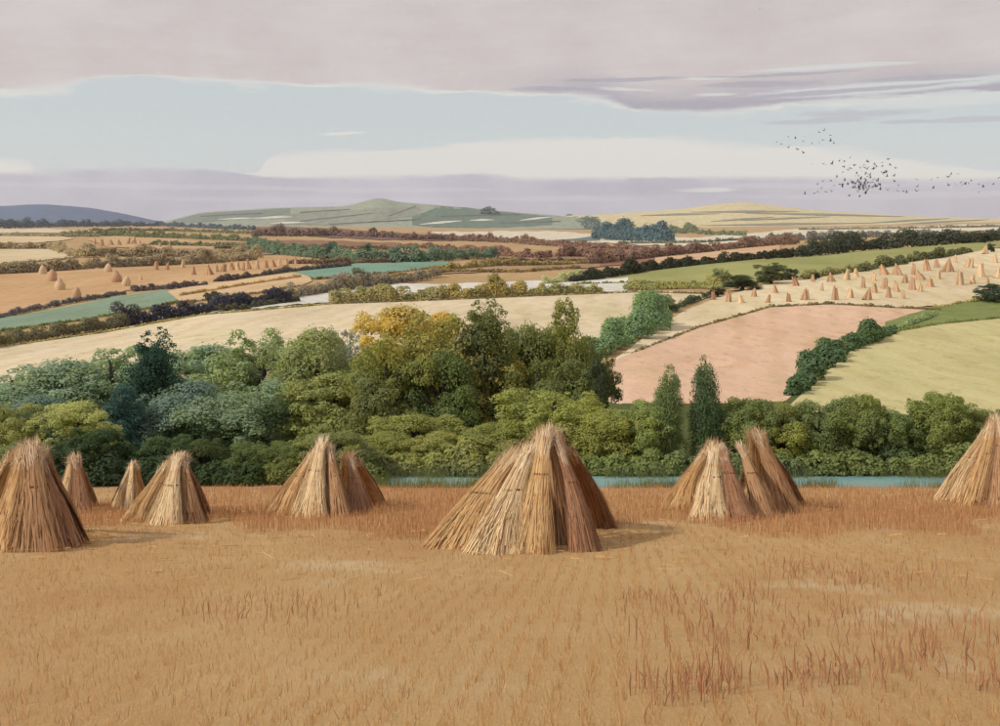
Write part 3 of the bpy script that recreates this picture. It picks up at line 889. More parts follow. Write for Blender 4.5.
def tube(path, rad, sides=7):
    path = np.array(path, float)
    V, Fc = [], []
    for i, p in enumerate(path):
        d = path[min(i + 1, len(path) - 1)] - path[max(i - 1, 0)]
        d = unit(d)
        a = unit(np.cross(d, [0.3, 1, 0.1])); b = np.cross(d, a)
        for s in range(sides):
            th = 6.2832 * s / sides
            V.append(p + rad[i] * (a * math.cos(th) + b * math.sin(th)))
    for i in range(len(path) - 1):
        for s in range(sides):
            s2 = (s + 1) % sides
            Fc.append((i * sides + s, i * sides + s2, (i + 1) * sides + s2, (i + 1) * sides + s))
    return np.array(V), np.array(Fc)


def trunk_mesh(name):
    parts = [tube([(0, 0, -0.12), (0.02, 0, 0.3), (-0.02, 0.03, 0.8), (0.03, 0, 1.5)], [0.13, 0.09, 0.07, 0.02])]
    for i in range(6):
        a = i * 1.9 + rng.uniform(-0.4, 0.4); z0 = 0.35 + 0.12 * i
        parts.append(tube([(0, 0, z0), (0.3 * math.cos(a), 0.3 * math.sin(a), z0 + 0.22), (0.62 * math.cos(a), 0.62 * math.sin(a), z0 + 0.4)], [0.045, 0.03, 0.01], 5))
    V, Fc, off = [], [], 0
    for v, f in parts:
        V.append(v); Fc.append(f + off); off += len(v)
    return mesh_np(name, np.concatenate(V), np.concatenate(Fc), M_BARK, True)


CR = {'round': [crown_mesh('crown', 'round', 34000, 0.025) for _ in range(4)],
      'bush': [crown_mesh('crown', 'bush', 34000, 0.025) for _ in range(3)],
      'cone': [crown_mesh('crown', 'cone', 24000, 0.027) for _ in range(2)],
      'tall': [crown_mesh('crown', 'tall', 24000, 0.027) for _ in range(2)]}
TR = [trunk_mesh('trunk') for _ in range(3)]
count = {'round': 0, 'bush': 0, 'cone': 0, 'tall': 0}


def tree(name, label, px, Y, top, wpx, color, kind='round', group=None, cat='tree', lift=0.0, trunk=1.0, ground_pt=None):
    x = (px - 500) / F * Y
    z = float(ground_z(x, Y)) if ground_pt is None else ground_pt
    H = -(top - HOR) / F * Y + EYE - z
    t = bpy.data.objects.new(name, None)
    COL.objects.link(t)
    t.location = (x, Y, z)
    t.rotation_euler = (random.uniform(-0.06, 0.06), random.uniform(-0.06, 0.06), random.uniform(0, 6.28))
    tag(t, label, cat, group)
    i = count[kind]; count[kind] += 1
    w = wpx * Y / F * 0.5 * {'round': 1.2, 'bush': 1.3, 'cone': 1.7, 'tall': 1.5}[kind]
    c = link('crown', CR[kind][i % len(CR[kind])], t, color)
    ch = H * (1 - lift)
    c.scale = (w / 1.0, w / 1.0, ch / {'round': 1.85, 'bush': 1.72, 'cone': 1.9, 'tall': 1.88}[kind])
    c.location.z = H * lift
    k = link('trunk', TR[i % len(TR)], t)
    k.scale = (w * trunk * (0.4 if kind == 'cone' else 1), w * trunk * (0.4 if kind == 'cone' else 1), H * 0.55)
    return t


BG = lin(104, 126, 112, FG); BGD = lin(84, 108, 108, FG); DT = lin(34, 66, 66, FG); OLV = lin(112, 118, 56, FG)
DG = lin(46, 66, 36, FG); GOLD = lin(156, 136, 50, FG); GOL2 = lin(118, 114, 44, FG); PALE = lin(130, 136, 80, FG); DO = lin(72, 80, 36, FG); MO = lin(98, 112, 52, FG)
W = 'trees of the valley wood'
tree('wood_tree', 'pale blue green tree at the left edge behind the olive one', 10, 74, 365, 130, BG, group=W)
tree('wood_tree', 'blue green tree top beside the cream field at far left', 62, 76, 355, 120, BG, group=W)
tree('wood_tree', 'blue green tree just left of the dark teal tree', 110, 78, 342, 96, lin(108, 128, 104, FG), group=W)
tree('wood_tree', 'slender leaning dark teal tree standing out from the pale wood', 152, 63, 337, 62, DT, 'tall', group=W, lift=0.22)
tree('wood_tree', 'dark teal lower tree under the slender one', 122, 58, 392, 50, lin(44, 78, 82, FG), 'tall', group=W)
tree('wood_tree', 'grey green tree just right of the dark teal tree', 205, 76, 339, 112, BG, group=W)
tree('wood_tree', 'grey olive tree with its top at the cream field, left of centre', 262, 74, 327, 118, lin(108, 124, 88, FG), group=W)
tree('wood_tree', 'rounded olive tree left of the golden oak', 318, 71, 322, 104, lin(110, 120, 76, FG), group=W)
tree('wood_tree', 'blue grey tree top peeping left of the golden oak', 352, 80, 321, 50, lin(118, 124, 124, FG), group=W)
tree('oak_tree', 'golden topped oak, the brightest tree of the wood', 405, 62, 300, 104, GOLD, group=W, lift=0.3)
tree('oak_tree', 'big olive gold oak with the highest crown in the wood', 444, 56.5, 307, 132, GOL2, group=W)
tree('wood_tree', 'dark tree with bare trunk for the shadowed cleft right of the big oak', 484, 56, 306, 64, lin(84, 92, 48, FG), 'tall', group=W, lift=0.45, trunk=1.6)  # bare trunk put in where a shadowed cleft parts the crowns
tree('wood_tree', 'broad olive tree right of the dark trunk', 530, 63, 316, 86, lin(92, 100, 48, FG), group=W)
tree('wood_tree', 'dark olive tree merging the broad olive tree with the big oak', 500, 64, 316, 76, lin(90, 98, 48, FG), group=W)
tree('wood_tree', 'olive tree between the broad olive tree and the narrow upright one', 556, 64, 319, 70, lin(94, 102, 48, FG), group=W)
tree('wood_tree', 'narrow upright olive tree near the right end of the wood', 572, 62, 315, 48, lin(98, 104, 44, FG), 'tall', group=W)
tree('wood_tree', 'dark round tree at the right end of the wood', 591, 56, 343, 46, DO, group=W)
tree('wood_tree', 'small dark olive tree against the pink field', 602, 53, 352, 22, lin(62, 72, 38, FG), 'tall', group=W)
tree('wood_tree', 'blue green tree in the heart of the left wood', 190, 62, 376, 110, BGD, group=W)
tree('wood_tree', 'blue grey tree behind the small twin stooks at left', 258, 60, 372, 120, lin(100, 120, 100, FG), group=W)
tree('wood_tree', 'soft olive tree below the golden oak', 335, 58, 368, 112, lin(112, 120, 66, FG), group=W)
tree('wood_tree', 'dark green tree under the golden oak', 384, 53, 340, 92, lin(100, 106, 44, FG), group=W)
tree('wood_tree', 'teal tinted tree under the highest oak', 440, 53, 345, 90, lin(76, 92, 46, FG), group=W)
tree('wood_tree', 'darker olive tree under the broad olive tree', 540, 55, 352, 100, lin(84, 94, 48, FG), group=W)
tree('wood_tree', 'pale yellow green rounded tree above the small dark bushes at left', 78, 52, 398, 92, PALE, group=W)
tree('wood_tree', 'olive tree cut by the left edge of the picture', 2, 52, 398, 66, lin(122, 126, 66, FG), group=W)
tree('wood_tree', 'blue green tree between the olive edge tree and pale rounded tree', 36, 60, 392, 90, BGD, group=W)
tree('wood_tree', 'domed olive tree behind the peak of the largest stook', 556, 47.5, 382, 116, lin(112, 120, 50, FG), group=W)
tree('wood_tree', 'olive tree left of the largest stook above the brook', 415, 47.5, 412, 96, OLV, group=W)
B = 'bushes along the brook'
for i, (px, Y, top, w, c, k, lab) in enumerate([
    (20, 44.6, 438, 66, lin(92, 104, 56, FG), 'bush', 'olive green bush behind the stook at the left edge'),
    (60, 44.4, 440, 56, DG, 'bush', 'dark green bush behind the smallest stook'),
    (98, 44.4, 424, 66, DG, 'bush', 'tallest dark green bush, right above the smallest stook'),
    (132, 44.2, 446, 50, lin(38, 58, 34, FG), 'bush', 'darkest bush between the smallest stook and its right neighbour'),
    (168, 44.6, 432, 50, lin(56, 80, 52, FG), 'bush', 'green bush with leafy tips above the second stook from left'),
    (204, 44.4, 436, 46, lin(60, 74, 40, FG), 'bush', 'dark bush at the right shoulder of the second stook from left'),
    (240, 44.6, 441, 54, lin(76, 92, 50, FG), 'bush', 'mid green bush above the bare field edge at left'),
    (285, 44.8, 440, 56, lin(84, 98, 50, FG), 'bush', 'green bush at the left shoulder of the twin peaked stook'),
    (335, 45.2, 426, 70, lin(104, 112, 54, FG), 'bush', 'olive bush behind the twin peaked stook at left'),
    (386, 45.0, 428, 66, lin(108, 114, 48, FG), 'bush', 'olive bush above the left stretch of brook'),
    (436, 45.0, 432, 70, lin(116, 120, 56, FG), 'bush', 'light olive bush at the left shoulder of the largest stook'),
    (500, 45.2, 418, 84, lin(104, 112, 46, FG), 'bush', 'olive bush hidden mostly by the largest stook'),
    (606, 45.0, 404, 74, lin(112, 118, 50, FG), 'bush', 'olive bush at the right shoulder of the largest stook'),
    (648, 45.2, 396, 66, lin(104, 118, 60, FG), 'bush', 'green bush left of the two pointed trees'),
    (666, 44.6, 370, 28, lin(88, 106, 60, FG), 'cone', 'left one of the two pointed trees against the pink field'),
    (707, 44.6, 364, 29, lin(62, 86, 54, FG), 'cone', 'darker right one of the two pointed trees against the pink field'),
    (744, 45.0, 391, 62, lin(96, 110, 46, FG), 'bush', 'olive green bush right of the two pointed trees'),
    (782, 45.0, 396, 64, lin(112, 118, 36, FG), 'bush', 'yellow olive bush right of the double stook'),
    (820, 45.0, 394, 60, lin(98, 112, 48, FG), 'bush', 'green bush below the foot of the curved hedge'),
    (855, 45.0, 387, 56, lin(92, 104, 46, FG), 'bush', 'peaked olive bush in front of the yellow green field'),
    (893, 45.2, 404, 64, lin(86, 104, 56, FG), 'bush', 'low blue tinged bush in the dip before the yellow green field'),
    (941, 45.0, 387, 66, lin(98, 110, 50, FG), 'bush', 'tallest rounded bush near the rightmost stook'),
    (980, 45.0, 402, 52, lin(94, 106, 48, FG), 'bush', 'olive bush behind the rightmost stook'),
    (1024, 45.0, 396, 66, lin(94, 106, 48, FG), 'bush', 'olive bush cut by the right edge of the picture')]):
    if px < 370: Y -= 4.0
    tree('bush' if k == 'bush' else 'pointed_tree', lab, px, Y, top, w, c, k, B, 'bush' if k == 'bush' else 'tree')
def bank(Yb):
    return lambda px, row: ((px - 500) / F * Yb, Yb, max(float(ground_z((px - 500) / F * Yb, Yb)), EYE - 10.05))


hedge('bramble_thicket', 'dark green brambles at the foot of the bushes at left', [(20, 490, 470), (60, 490, 466), (100, 490, 462), (150, 490, 464), (200, 490, 468), (262, 490, 470)], lin(48, 66, 38, FG), 'brambles', surf=bank(39.3), dens=5, leafpx=2.2)
hedge('bramble_thicket', 'green brambles between the twin peaked stook and the brook', [(262, 490, 471), (320, 490, 466), (370, 490, 468), (388, 490, 476)], lin(84, 96, 46, FG), 'brambles', surf=bank(39.6), dens=5, leafpx=2.2)
hedge('bramble_thicket', 'olive brambles overhanging the left stretch of the brook', [(360, 490, 478), (400, 490, 468), (440, 490, 473), (470, 490, 466), (540, 490, 470)], lin(112, 116, 52, FG), 'brambles', surf=bank(42.1), dens=5, leafpx=2.2)
hedge('bramble_thicket', 'green brambles overhanging the middle stretch of the brook', [(545, 490, 470), (600, 490, 474), (650, 490, 468), (690, 490, 472), (740, 490, 468)], lin(92, 106, 52, FG), 'brambles', surf=bank(42.1), dens=5, leafpx=2.2)
hedge('bramble_thicket', 'green brambles overhanging the right stretch of the brook', [(742, 490, 470), (800, 490, 474), (860, 490, 470), (920, 490, 474), (960, 490, 466), (1080, 490, 470)], lin(90, 102, 50, FG), 'brambles', surf=bank(42.1), dens=5, leafpx=2.2)


# single trees on the slopes
def slope_tree(label, px, base, top, w, color, kind='round', lift=0.05):
    X, Y, Z = [float(q) for q in spot(px, base)]
    tree('field_tree', label, px, Y, top, w, color, kind, 'single trees on the slopes', lift=lift, ground_pt=Z)
slope_tree('dark round tree on the edge of the green meadow', 771, 284, 262, 32, lin(66, 74, 48, FG))
slope_tree('dark low tree left of the round tree by the green meadow', 742, 290, 274, 34, lin(54, 66, 46, FG))
slope_tree('grey green tree left end of the dark meadow trees', 722, 286, 267, 18, lin(112, 120, 84, FG))
slope_tree('small dark tree at the right of the meadow tree group', 790, 280, 268, 16, lin(60, 68, 52, FG))
slope_tree('black green small bush at the top of the stook field', 816, 280, 272, 9, lin(46, 52, 44, FG))
slope_tree('small dark bush at the corner of cream field and stooks', 718, 296, 288, 14, lin(46, 50, 44, FG))
slope_tree('small bushy tree on top of the diagonal hedge', 666, 312, 293, 16, lin(92, 112, 80, FG))
slope_tree('dark tree clump cut by the right edge above the green strip', 993, 302, 283, 34, lin(52, 70, 54, FG))
slope_tree('dark round tree near the right edge above the stooks', 985, 243, 233, 12, lin(48, 54, 46, FG))
slope_tree('small teal tree at the left end of the teal grey belt', 256, 250, 235, 12, lin(72, 98, 90, FG))
slope_tree('square topped teal tree above the bright teal meadow', 331, 258, 240, 13, lin(70, 94, 86, FG))
slope_tree('dark teal tree right of the square topped one', 368, 261, 242, 13, lin(74, 98, 88, FG))
slope_tree('small pointed olive tree rising from the golden hedge', 494, 297, 272, 12, lin(110, 108, 66, FG))
slope_tree('round plum tree where the plum hedge hooks', 571, 257, 245, 12, lin(104, 80, 78, FG))
slope_tree('dark peak of a tree in the grey hedge below the teal meadow', 359, 287, 266, 14, lin(86, 88, 80, FG))
slope_tree('dark small tree standing up from the blue black hedge', 214, 308, 290, 16, lin(62, 64, 74, FG))
slope_tree('small dark bush at the right edge above the stooks', 991, 252, 243, 8, lin(56, 60, 46, FG))

# ------------------------------------------------------------------ stooks
GAL = lin(216, 178, 126); PAL = lin(236, 208, 162); BRN = lin(190, 150, 110); RED = lin(168, 126, 94); TUF = lin(236, 222, 192)  # sheaf tones put sunlit left, shaded right and dark gaps into the colour


def sheaf_parts(base, top, rb, bow):
    base = np.array(base); top = np.array(top)
    L = np.linalg.norm(top - base)
    rw = rb * rng.uniform(0.46, 0.56); rt = rb * rng.uniform(0.30, 0.40)
    sb_ = rng.uniform(0.56, 0.70)
    S0 = np.array([0, 0.12, 0.35, 0.62, 0.8, 1.0]); R0 = np.array([rb * 1.2, rb * 0.98, rb * 0.74, rw * 0.92, rt * 1.05, rt])

    fold = rng.uniform(0, 6.28, 2)

    def pos(s, phi, u):
        s = np.asarray(s, float)
        r = np.interp(s, S0, R0) * u * (1 + 0.19 * np.sin(3 * phi + fold[0]) + 0.07 * np.sin(7 * phi + fold[1] + 2 * s))
        c = base + (top - base) * s[..., None] + np.array(bow) * (np.sin(np.clip(s, 0, 1) * math.pi))[..., None]
        off = np.stack([np.cos(phi) * r, np.sin(phi) * r, -SLOPE * np.sin(phi) * r * np.clip(1 - s, 0, 1)], -1)
        return c + off
    # core
    ss = np.array([-0.02, 0.15, 0.35, 0.62, 0.8, 0.97]); ns = 28
    ph = np.linspace(0, 2 * math.pi, ns, endpoint=False)
    Sg, Pg = np.meshgrid(ss, ph, indexing='ij')
    cv = pos(Sg, Pg, np.full(Sg.shape, 0.86))
    cv = cv.reshape(-1, 3)
    cf = []
    for i in range(len(ss) - 1):
        for j in range(ns):
            k = (j + 1) % ns
            cf.append((i * ns + j, i * ns + k, (i + 1) * ns + k, (i + 1) * ns + j))
    cf = np.array(cf)

    def strands(n, sa, sb, w, spread=0.0, nseg=4):
        phi = rng.uniform(0, 2 * math.pi, n); u = 1 + rng.normal(0.0, 0.06, n)
        a = rng.uniform(sa[0], sa[1], n); b = rng.uniform(sb[0], sb[1], n)
        dphi = rng.normal(0, 0.25, n); fan = np.abs(rng.normal(0, spread, n))
        V = []
        for k in range(nseg):
            f = k / (nseg - 1)
            s = a + (b - a) * f
            uu = u + rng.normal(0, 0.03, n) + fan * f * f
            p = pos(s, phi + dphi * (f - 0.5) + rng.normal(0, 0.05, n), uu)
            p[:, 2] -= np.minimum(fan, 1.0) * f ** 3 * 0.10
            tan = np.stack([-np.sin(phi), np.cos(phi), np.zeros(n)], -1)
            ww = (w * (1.0 if k < nseg - 1 else 0.25) * rng.uniform(0.7, 1.3, n))[:, None]
            V += [p - tan * ww, p + tan * ww]
        V = np.stack(V, 1)   # n, 2*nseg, 3
        idx = np.arange(n)[:, None] * (2 * nseg)
        Fs = [idx + np.array([[2 * k, 2 * k + 1, 2 * k + 3, 2 * k + 2]]) for k in range(nseg - 1)]
        return V.reshape(-1, 3), np.concatenate(Fs)
    sv, sf = strands(620, (-0.04, 0.16), (0.55, 1.03), 0.0075, 0.0)
    sv2, sf2 = strands(170, (-0.05, 0.35), (0.3, 0.85), 0.005, 0.42)
    body = (np.concatenate([cv, sv, sv2]), np.concatenate([cf, sf + len(cv), sf2 + len(cv) + len(sv)]))
    tv, tf = strands(150, (0.76, 0.94), (0.97, 1.15), 0.006, 0.9, 4)
    # twine band
    pts = []
    nb = 16
    for j in range(nb):
        for s_, u_ in ((sb_, 1.0), (sb_, 1.06), (sb_ + 0.018, 1.06), (sb_ + 0.018, 1.0)):
            pts.append(pos(np.array(s_), np.array(2 * math.pi * j / nb), u_))
    bf = []
    for j in range(nb):
        k = (j + 1) % nb
        for q in range(4):
            bf.append((j * 4 + q, k * 4 + q, k * 4 + (q + 1) % 4, j * 4 + (q + 1) % 4))
    return body, (tv, tf), (np.array(pts), np.array(bf))


def stook(label, sheaves):
    """sheaves: (base px, base row, top px, top row, radius px, colour)"""
    xs = []; ys = []
    for s in sheaves:
        y = near_y(s[1]); xs.append((s[0] - 500) / F * y); ys.append(y)
    cx, cy = float(np.mean(xs)), float(np.mean(ys))
    root = bpy.data.objects.new('stook', None)
    COL.objects.link(root)
    root.location = (cx, cy, float(field_z(cx, cy)))
    tag(root, label, 'stook', 'straw stooks in the harvested field')
    O = np.array(root.location)
    span = max(abs(a - cx) for a in xs) + 0.01
    peak = min(q[3] for q in sheaves)
    for (bpx, brow, tpx, trow, rpx, colr), x, y in zip(sheaves, xs, ys):
        off = abs(x - cx) / span
        if trow > peak + 1:
            trow = trow + (brow - trow) * off * rng.uniform(0.06, 0.17)
        tpx = tpx + (bpx - tpx) * rng.uniform(0.02, 0.14) * (0.3 + off)
        rpx = rpx * rng.uniform(0.88, 1.08)
        yt = cy + (y - cy) * 0.22
        b = np.array([x, y, float(field_z(x, y)) - 0.03]) - O
        t = np.array([(tpx - 500) / F * yt, yt, -(trow - HOR) / F * yt + EYE]) - O
        r = rpx * y / F
        bow = np.array([b[0], b[1], 0]) * 0.06 + np.array([0, 0, 0.05])
        body, tuft, band = sheaf_parts(b, t, r, bow)
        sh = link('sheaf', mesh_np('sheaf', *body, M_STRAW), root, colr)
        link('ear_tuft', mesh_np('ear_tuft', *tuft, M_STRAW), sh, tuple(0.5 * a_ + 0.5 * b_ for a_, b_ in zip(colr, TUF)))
        link('twine_band', mesh_np('twine_band', *band, M_TWINE), sh)


stook('largest stook, pale broad left flank and right side browned as shade, centre of field', [
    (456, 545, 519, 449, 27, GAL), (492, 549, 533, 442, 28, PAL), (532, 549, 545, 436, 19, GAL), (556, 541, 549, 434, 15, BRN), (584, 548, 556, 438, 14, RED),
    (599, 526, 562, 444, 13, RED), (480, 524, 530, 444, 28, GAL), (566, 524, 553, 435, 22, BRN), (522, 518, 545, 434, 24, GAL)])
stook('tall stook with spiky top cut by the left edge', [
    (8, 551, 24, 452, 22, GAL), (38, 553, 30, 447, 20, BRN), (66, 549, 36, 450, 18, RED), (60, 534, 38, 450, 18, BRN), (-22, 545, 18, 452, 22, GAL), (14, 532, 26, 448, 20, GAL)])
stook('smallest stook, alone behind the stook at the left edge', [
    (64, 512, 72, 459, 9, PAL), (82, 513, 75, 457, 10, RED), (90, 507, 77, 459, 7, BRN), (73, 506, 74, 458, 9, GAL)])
stook('second stook from left with a smooth pale flank and right side browned as shade', [
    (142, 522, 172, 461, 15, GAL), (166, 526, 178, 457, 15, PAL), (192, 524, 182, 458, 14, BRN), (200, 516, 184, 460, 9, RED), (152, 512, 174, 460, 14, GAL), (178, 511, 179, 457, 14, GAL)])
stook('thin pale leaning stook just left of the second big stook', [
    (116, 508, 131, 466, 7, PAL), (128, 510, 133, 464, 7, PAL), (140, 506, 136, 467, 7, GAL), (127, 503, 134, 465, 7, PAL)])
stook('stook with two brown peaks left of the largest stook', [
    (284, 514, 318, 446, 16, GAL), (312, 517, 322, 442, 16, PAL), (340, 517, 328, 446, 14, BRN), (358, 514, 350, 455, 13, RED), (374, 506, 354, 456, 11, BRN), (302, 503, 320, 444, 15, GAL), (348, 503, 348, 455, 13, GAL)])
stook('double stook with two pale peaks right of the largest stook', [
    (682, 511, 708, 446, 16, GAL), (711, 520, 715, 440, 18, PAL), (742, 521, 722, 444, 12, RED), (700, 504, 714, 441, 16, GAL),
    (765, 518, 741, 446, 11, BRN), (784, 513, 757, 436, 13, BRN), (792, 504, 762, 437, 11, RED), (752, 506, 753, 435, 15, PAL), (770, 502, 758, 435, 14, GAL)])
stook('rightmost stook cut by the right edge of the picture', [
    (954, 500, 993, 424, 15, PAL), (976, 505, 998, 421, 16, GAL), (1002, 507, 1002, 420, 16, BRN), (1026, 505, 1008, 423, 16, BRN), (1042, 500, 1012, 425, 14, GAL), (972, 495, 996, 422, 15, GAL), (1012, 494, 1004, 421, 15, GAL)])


# loose straw dropped round the stooks
LX, LYY = [], []
for o in [q for q in COL.objects if q.name.startswith('stook')]:
    k = 420
    a = rng.uniform(0, 6.28, k); d = 0.5 + np.abs(rng.normal(0, 0.75, k))
    LX.append(o.location.x + np.cos(a) * d * 1.3); LYY.append(o.location.y + np.sin(a) * d)
LX.append(rng.uniform(-14, 14, 900)); LYY.append(12 * (2.4 ** rng.random(900)))
LX = np.concatenate(LX); LYY = np.concatenate(LYY)
k = (LYY < YEDGE - 0.5) & (np.abs(LX) < 0.65 * LYY + 2)
LX, LYY = LX[k], LYY[k]
n = len(LX)
p = np.stack([LX, LYY, field_z(LX, LYY) + rng.uniform(0.015, 0.06, n)], -1)
a = rng.uniform(0, 6.28, n)
d = np.stack([np.cos(a), np.sin(a), -SLOPE * np.sin(a) + rng.normal(0, 0.12, n)], -1) * rng.uniform(0.05, 0.17, n)[:, None]
wv_ = np.stack([-np.sin(a) * 0.4, np.cos(a) * 0.4, np.full(n, 1.0)], -1) * (0.0028 * np.clip(LYY / 12, 0.8, 2))[:, None]
v = np.stack([p - d - wv_, p + d - wv_, p + d + wv_, p - d + wv_], 1).reshape(-1, 3)
o = link('straw_litter', mesh_np('straw_litter', v, np.arange(n * 4).reshape(-1, 4), M_STUB), color=lin(214, 176, 122))
tag(o, 'loose pale straw scattered over the ground round the stooks', 'straw', kind='stuff')


# small stooks and haystacks on the far slopes
def mini_stook(name, fat):
    V, Fc, off = [], [], 0
    nn = 6
    for i in range(nn):
        a = i / nn * 6.283 + rng.uniform(-0.2, 0.2)
        b = np.array([math.cos(a) * 0.30 * fat * rng.uniform(0.7, 1.3), math.sin(a) * 0.24 * fat, 0.0])
        t = np.array([math.cos(a) * 0.08 * fat + rng.normal(0.05, 0.06), math.sin(a) * 0.07, rng.uniform(0.62, 0.9)])
        e = t + np.array([math.cos(a) * 0.06, math.sin(a) * 0.06, 0.10 + rng.uniform(0, 0.08)])
        v, f = tube([b - (0, 0, 0.04), b * 0.62 + t * 0.38, t, e], [0.2 * fat, 0.17 * fat, 0.10, 0.035], 6)
        V.append(v); Fc.append(f + off); off += len(v)
    return mesh_np(name, np.concatenate(V), np.concatenate(Fc), M_STUB)


def mini_stack(name):
    s = np.array([-0.05, 0.12, 0.4, 0.62, 0.8, 0.93, 1.0]); r = np.array([0.46, 0.50, 0.47, 0.38, 0.26, 0.13, 0.02])
    ns = 12
    ph = np.linspace(0, 6.2832, ns, endpoint=False)
    V = []
    for i in range(len(s)):
        rr = r[i] * (1 + 0.08 * np.sin(ph * 3 + i) + rng.normal(0, 0.09, ns))
        V.append(np.stack([np.cos(ph) * rr, np.sin(ph) * rr, np.full(ns, s[i]) + rng.normal(0, 0.015, ns)], -1))
    Fc = []
    for i in range(len(s) - 1):
        for j in range(ns):
            k = (j + 1) % ns
            Fc.append((i * ns + j, i * ns + k, (i + 1) * ns + k, (i + 1) * ns + j))
    return mesh_np(name, np.concatenate(V), np.array(Fc), M_STUB)


MS = [mini_stook('small_stook', f) for f in (0.7, 0.9, 1.0, 0.8, 0.6, 1.1)]
MK = [mini_stack('haystack') for _ in range(3)]


def dot(kind, px, base, hpx, label, group, i, color):
    X, Y, Z = [float(q) for q in spot(px, base)]
    o = link('haystack' if kind else 'small_stook', (MK if kind else MS)[i % (3 if kind else 6)], None, color)
    h = hpx * Y / F
    o.location = (X, Y, Z)
    o.scale = (h * random.uniform(0.75, 1.0), h * 0.85, h)
    o.rotation_euler = (random.uniform(-0.1, 0.1), random.uniform(-0.2, 0.2), random.uniform(0, 6.28))
    tag(o, label, 'haystack' if kind else 'stook', group)


ORD = ['leftmost', 'second from left', 'third from left', 'fourth from left', 'fifth from left', 'sixth from left', 'seventh from left', 'eighth from left', 'ninth from left', 'tenth from left', 'eleventh from left', 'twelfth from left', 'thirteenth from left', 'fourteenth from left', 'fifteenth from left', 'sixteenth from left', 'seventeenth from left', 'eighteenth from left', 'rightmost']
SB = lin(202, 166, 132); SP = lin(220, 192, 154); SD = lin(178, 138, 110)
R_ = [(796, 286, 9, SD), (789, 302, 9, SD), (805, 300, 12, SB), (813, 282, 7, SB), (831, 282, 9, SB), (847, 280, 10, SP), (835, 300, 14, SB), (849, 298, 10, SP), (867, 300, 12, SB), (863, 288, 11, SB),
      (884, 275, 10, SB), (897, 275, 11, SB), (884, 289, 11, SB), (897, 292, 11, SB), (889, 298, 11, SB), (913, 275, 11, SB), (920, 280, 9, SB), (912, 290, 12, SB), (920, 292, 9, SP), (927, 271, 11, SB),
      (930, 287, 9, SB), (948, 272, 13, SB), (969, 268, 11, SP), (981, 277, 14, SP), (959, 285, 14, SP), (988, 284, 7, SB), (995, 263, 8, SP), (997, 278, 10, SP), (985, 254, 8, SP), (713, 300, 9, SD), (728, 302, 10, SB), (754, 297, 8, SB), (768, 303, 8, SB), (741, 303, 8, SP), (775, 293, 8, SB), (822, 291, 8, SP), (856, 277, 8, SP), (873, 281, 9, SP), (905, 283, 9, SB), (939, 279, 9, SP), (972, 284, 10, SP), (955, 263, 8, SP), (937, 268, 8, SB), (902, 299, 9, SP), (875, 293, 9, SB)]
R_.sort()
nth = {}
for i, (px, b, h, c) in enumerate(R_):
    band = 'lowest' if b >= 295 else ('middle' if b >= 282 else 'top')
    k = nth.get(band, 0); nth[band] = k + 1
    tone = {SB: 'brown', SP: 'pale', SD: 'dark brown'}[c]
    dot(0, px, b, h + 1, tone + ' stook, ' + ORD[k] + ' in the ' + band + ' row of the right slope', 'stooks on the right slope', i, c)
L_ = [(43, 274, 9), (52, 281, 12), (60, 290, 12), (76, 298, 11), (108, 272, 9), (117, 282, 12), (126, 286, 10)]
LN = ['pale half round haystack under the long grey hedge at far left', 'brown haystack touching the upper left of a bigger one', 'biggest round haystack near the left edge', 'lone pointed haystack beside the slate purple hedge',
      'small haystack high in the field under the grey hedge', 'brown haystack left one of the pair in the middle of the slope', 'lower pale haystack right one of the pair on the slope']
for i, (px, b, h) in enumerate(L_):
    dot(1, px, b, h, LN[i], 'haystacks on the left slope', i, SB if i % 2 else SP)
for i, (px, b, h) in enumerate([(141, 280, 7), (156, 270, 9), (167, 270, 8), (183, 268, 9), (194, 275, 9), (209, 275, 11), (217, 272, 9), (223, 272, 9), (232, 270, 9), (238, 270, 9), (243, 271, 9), (248, 269, 10), (257, 269, 10), (266, 268, 8), (273, 267, 8), (280, 266, 8), (287, 266, 8), (296, 264, 7), (303, 263, 7)]):
    dot(0, px, b, h, 'small stook, ' + ORD[i] + ' of the row crossing the tan left slope', 'stooks on the left slope', i, SB if i % 3 else SP)
for i, (px, b, h) in enumerate([(95, 244, 6), (102, 245, 6), (111, 245, 6), (120, 245, 6), (128, 244, 7), (134, 244, 7), (140, 246, 6), (160, 247, 5), (170, 248, 5)]):
    dot(0, px, b, h, 'tiny stook, ' + ORD[i] + ' in the narrow far tan field', 'stooks in the narrow far field', i, SB)


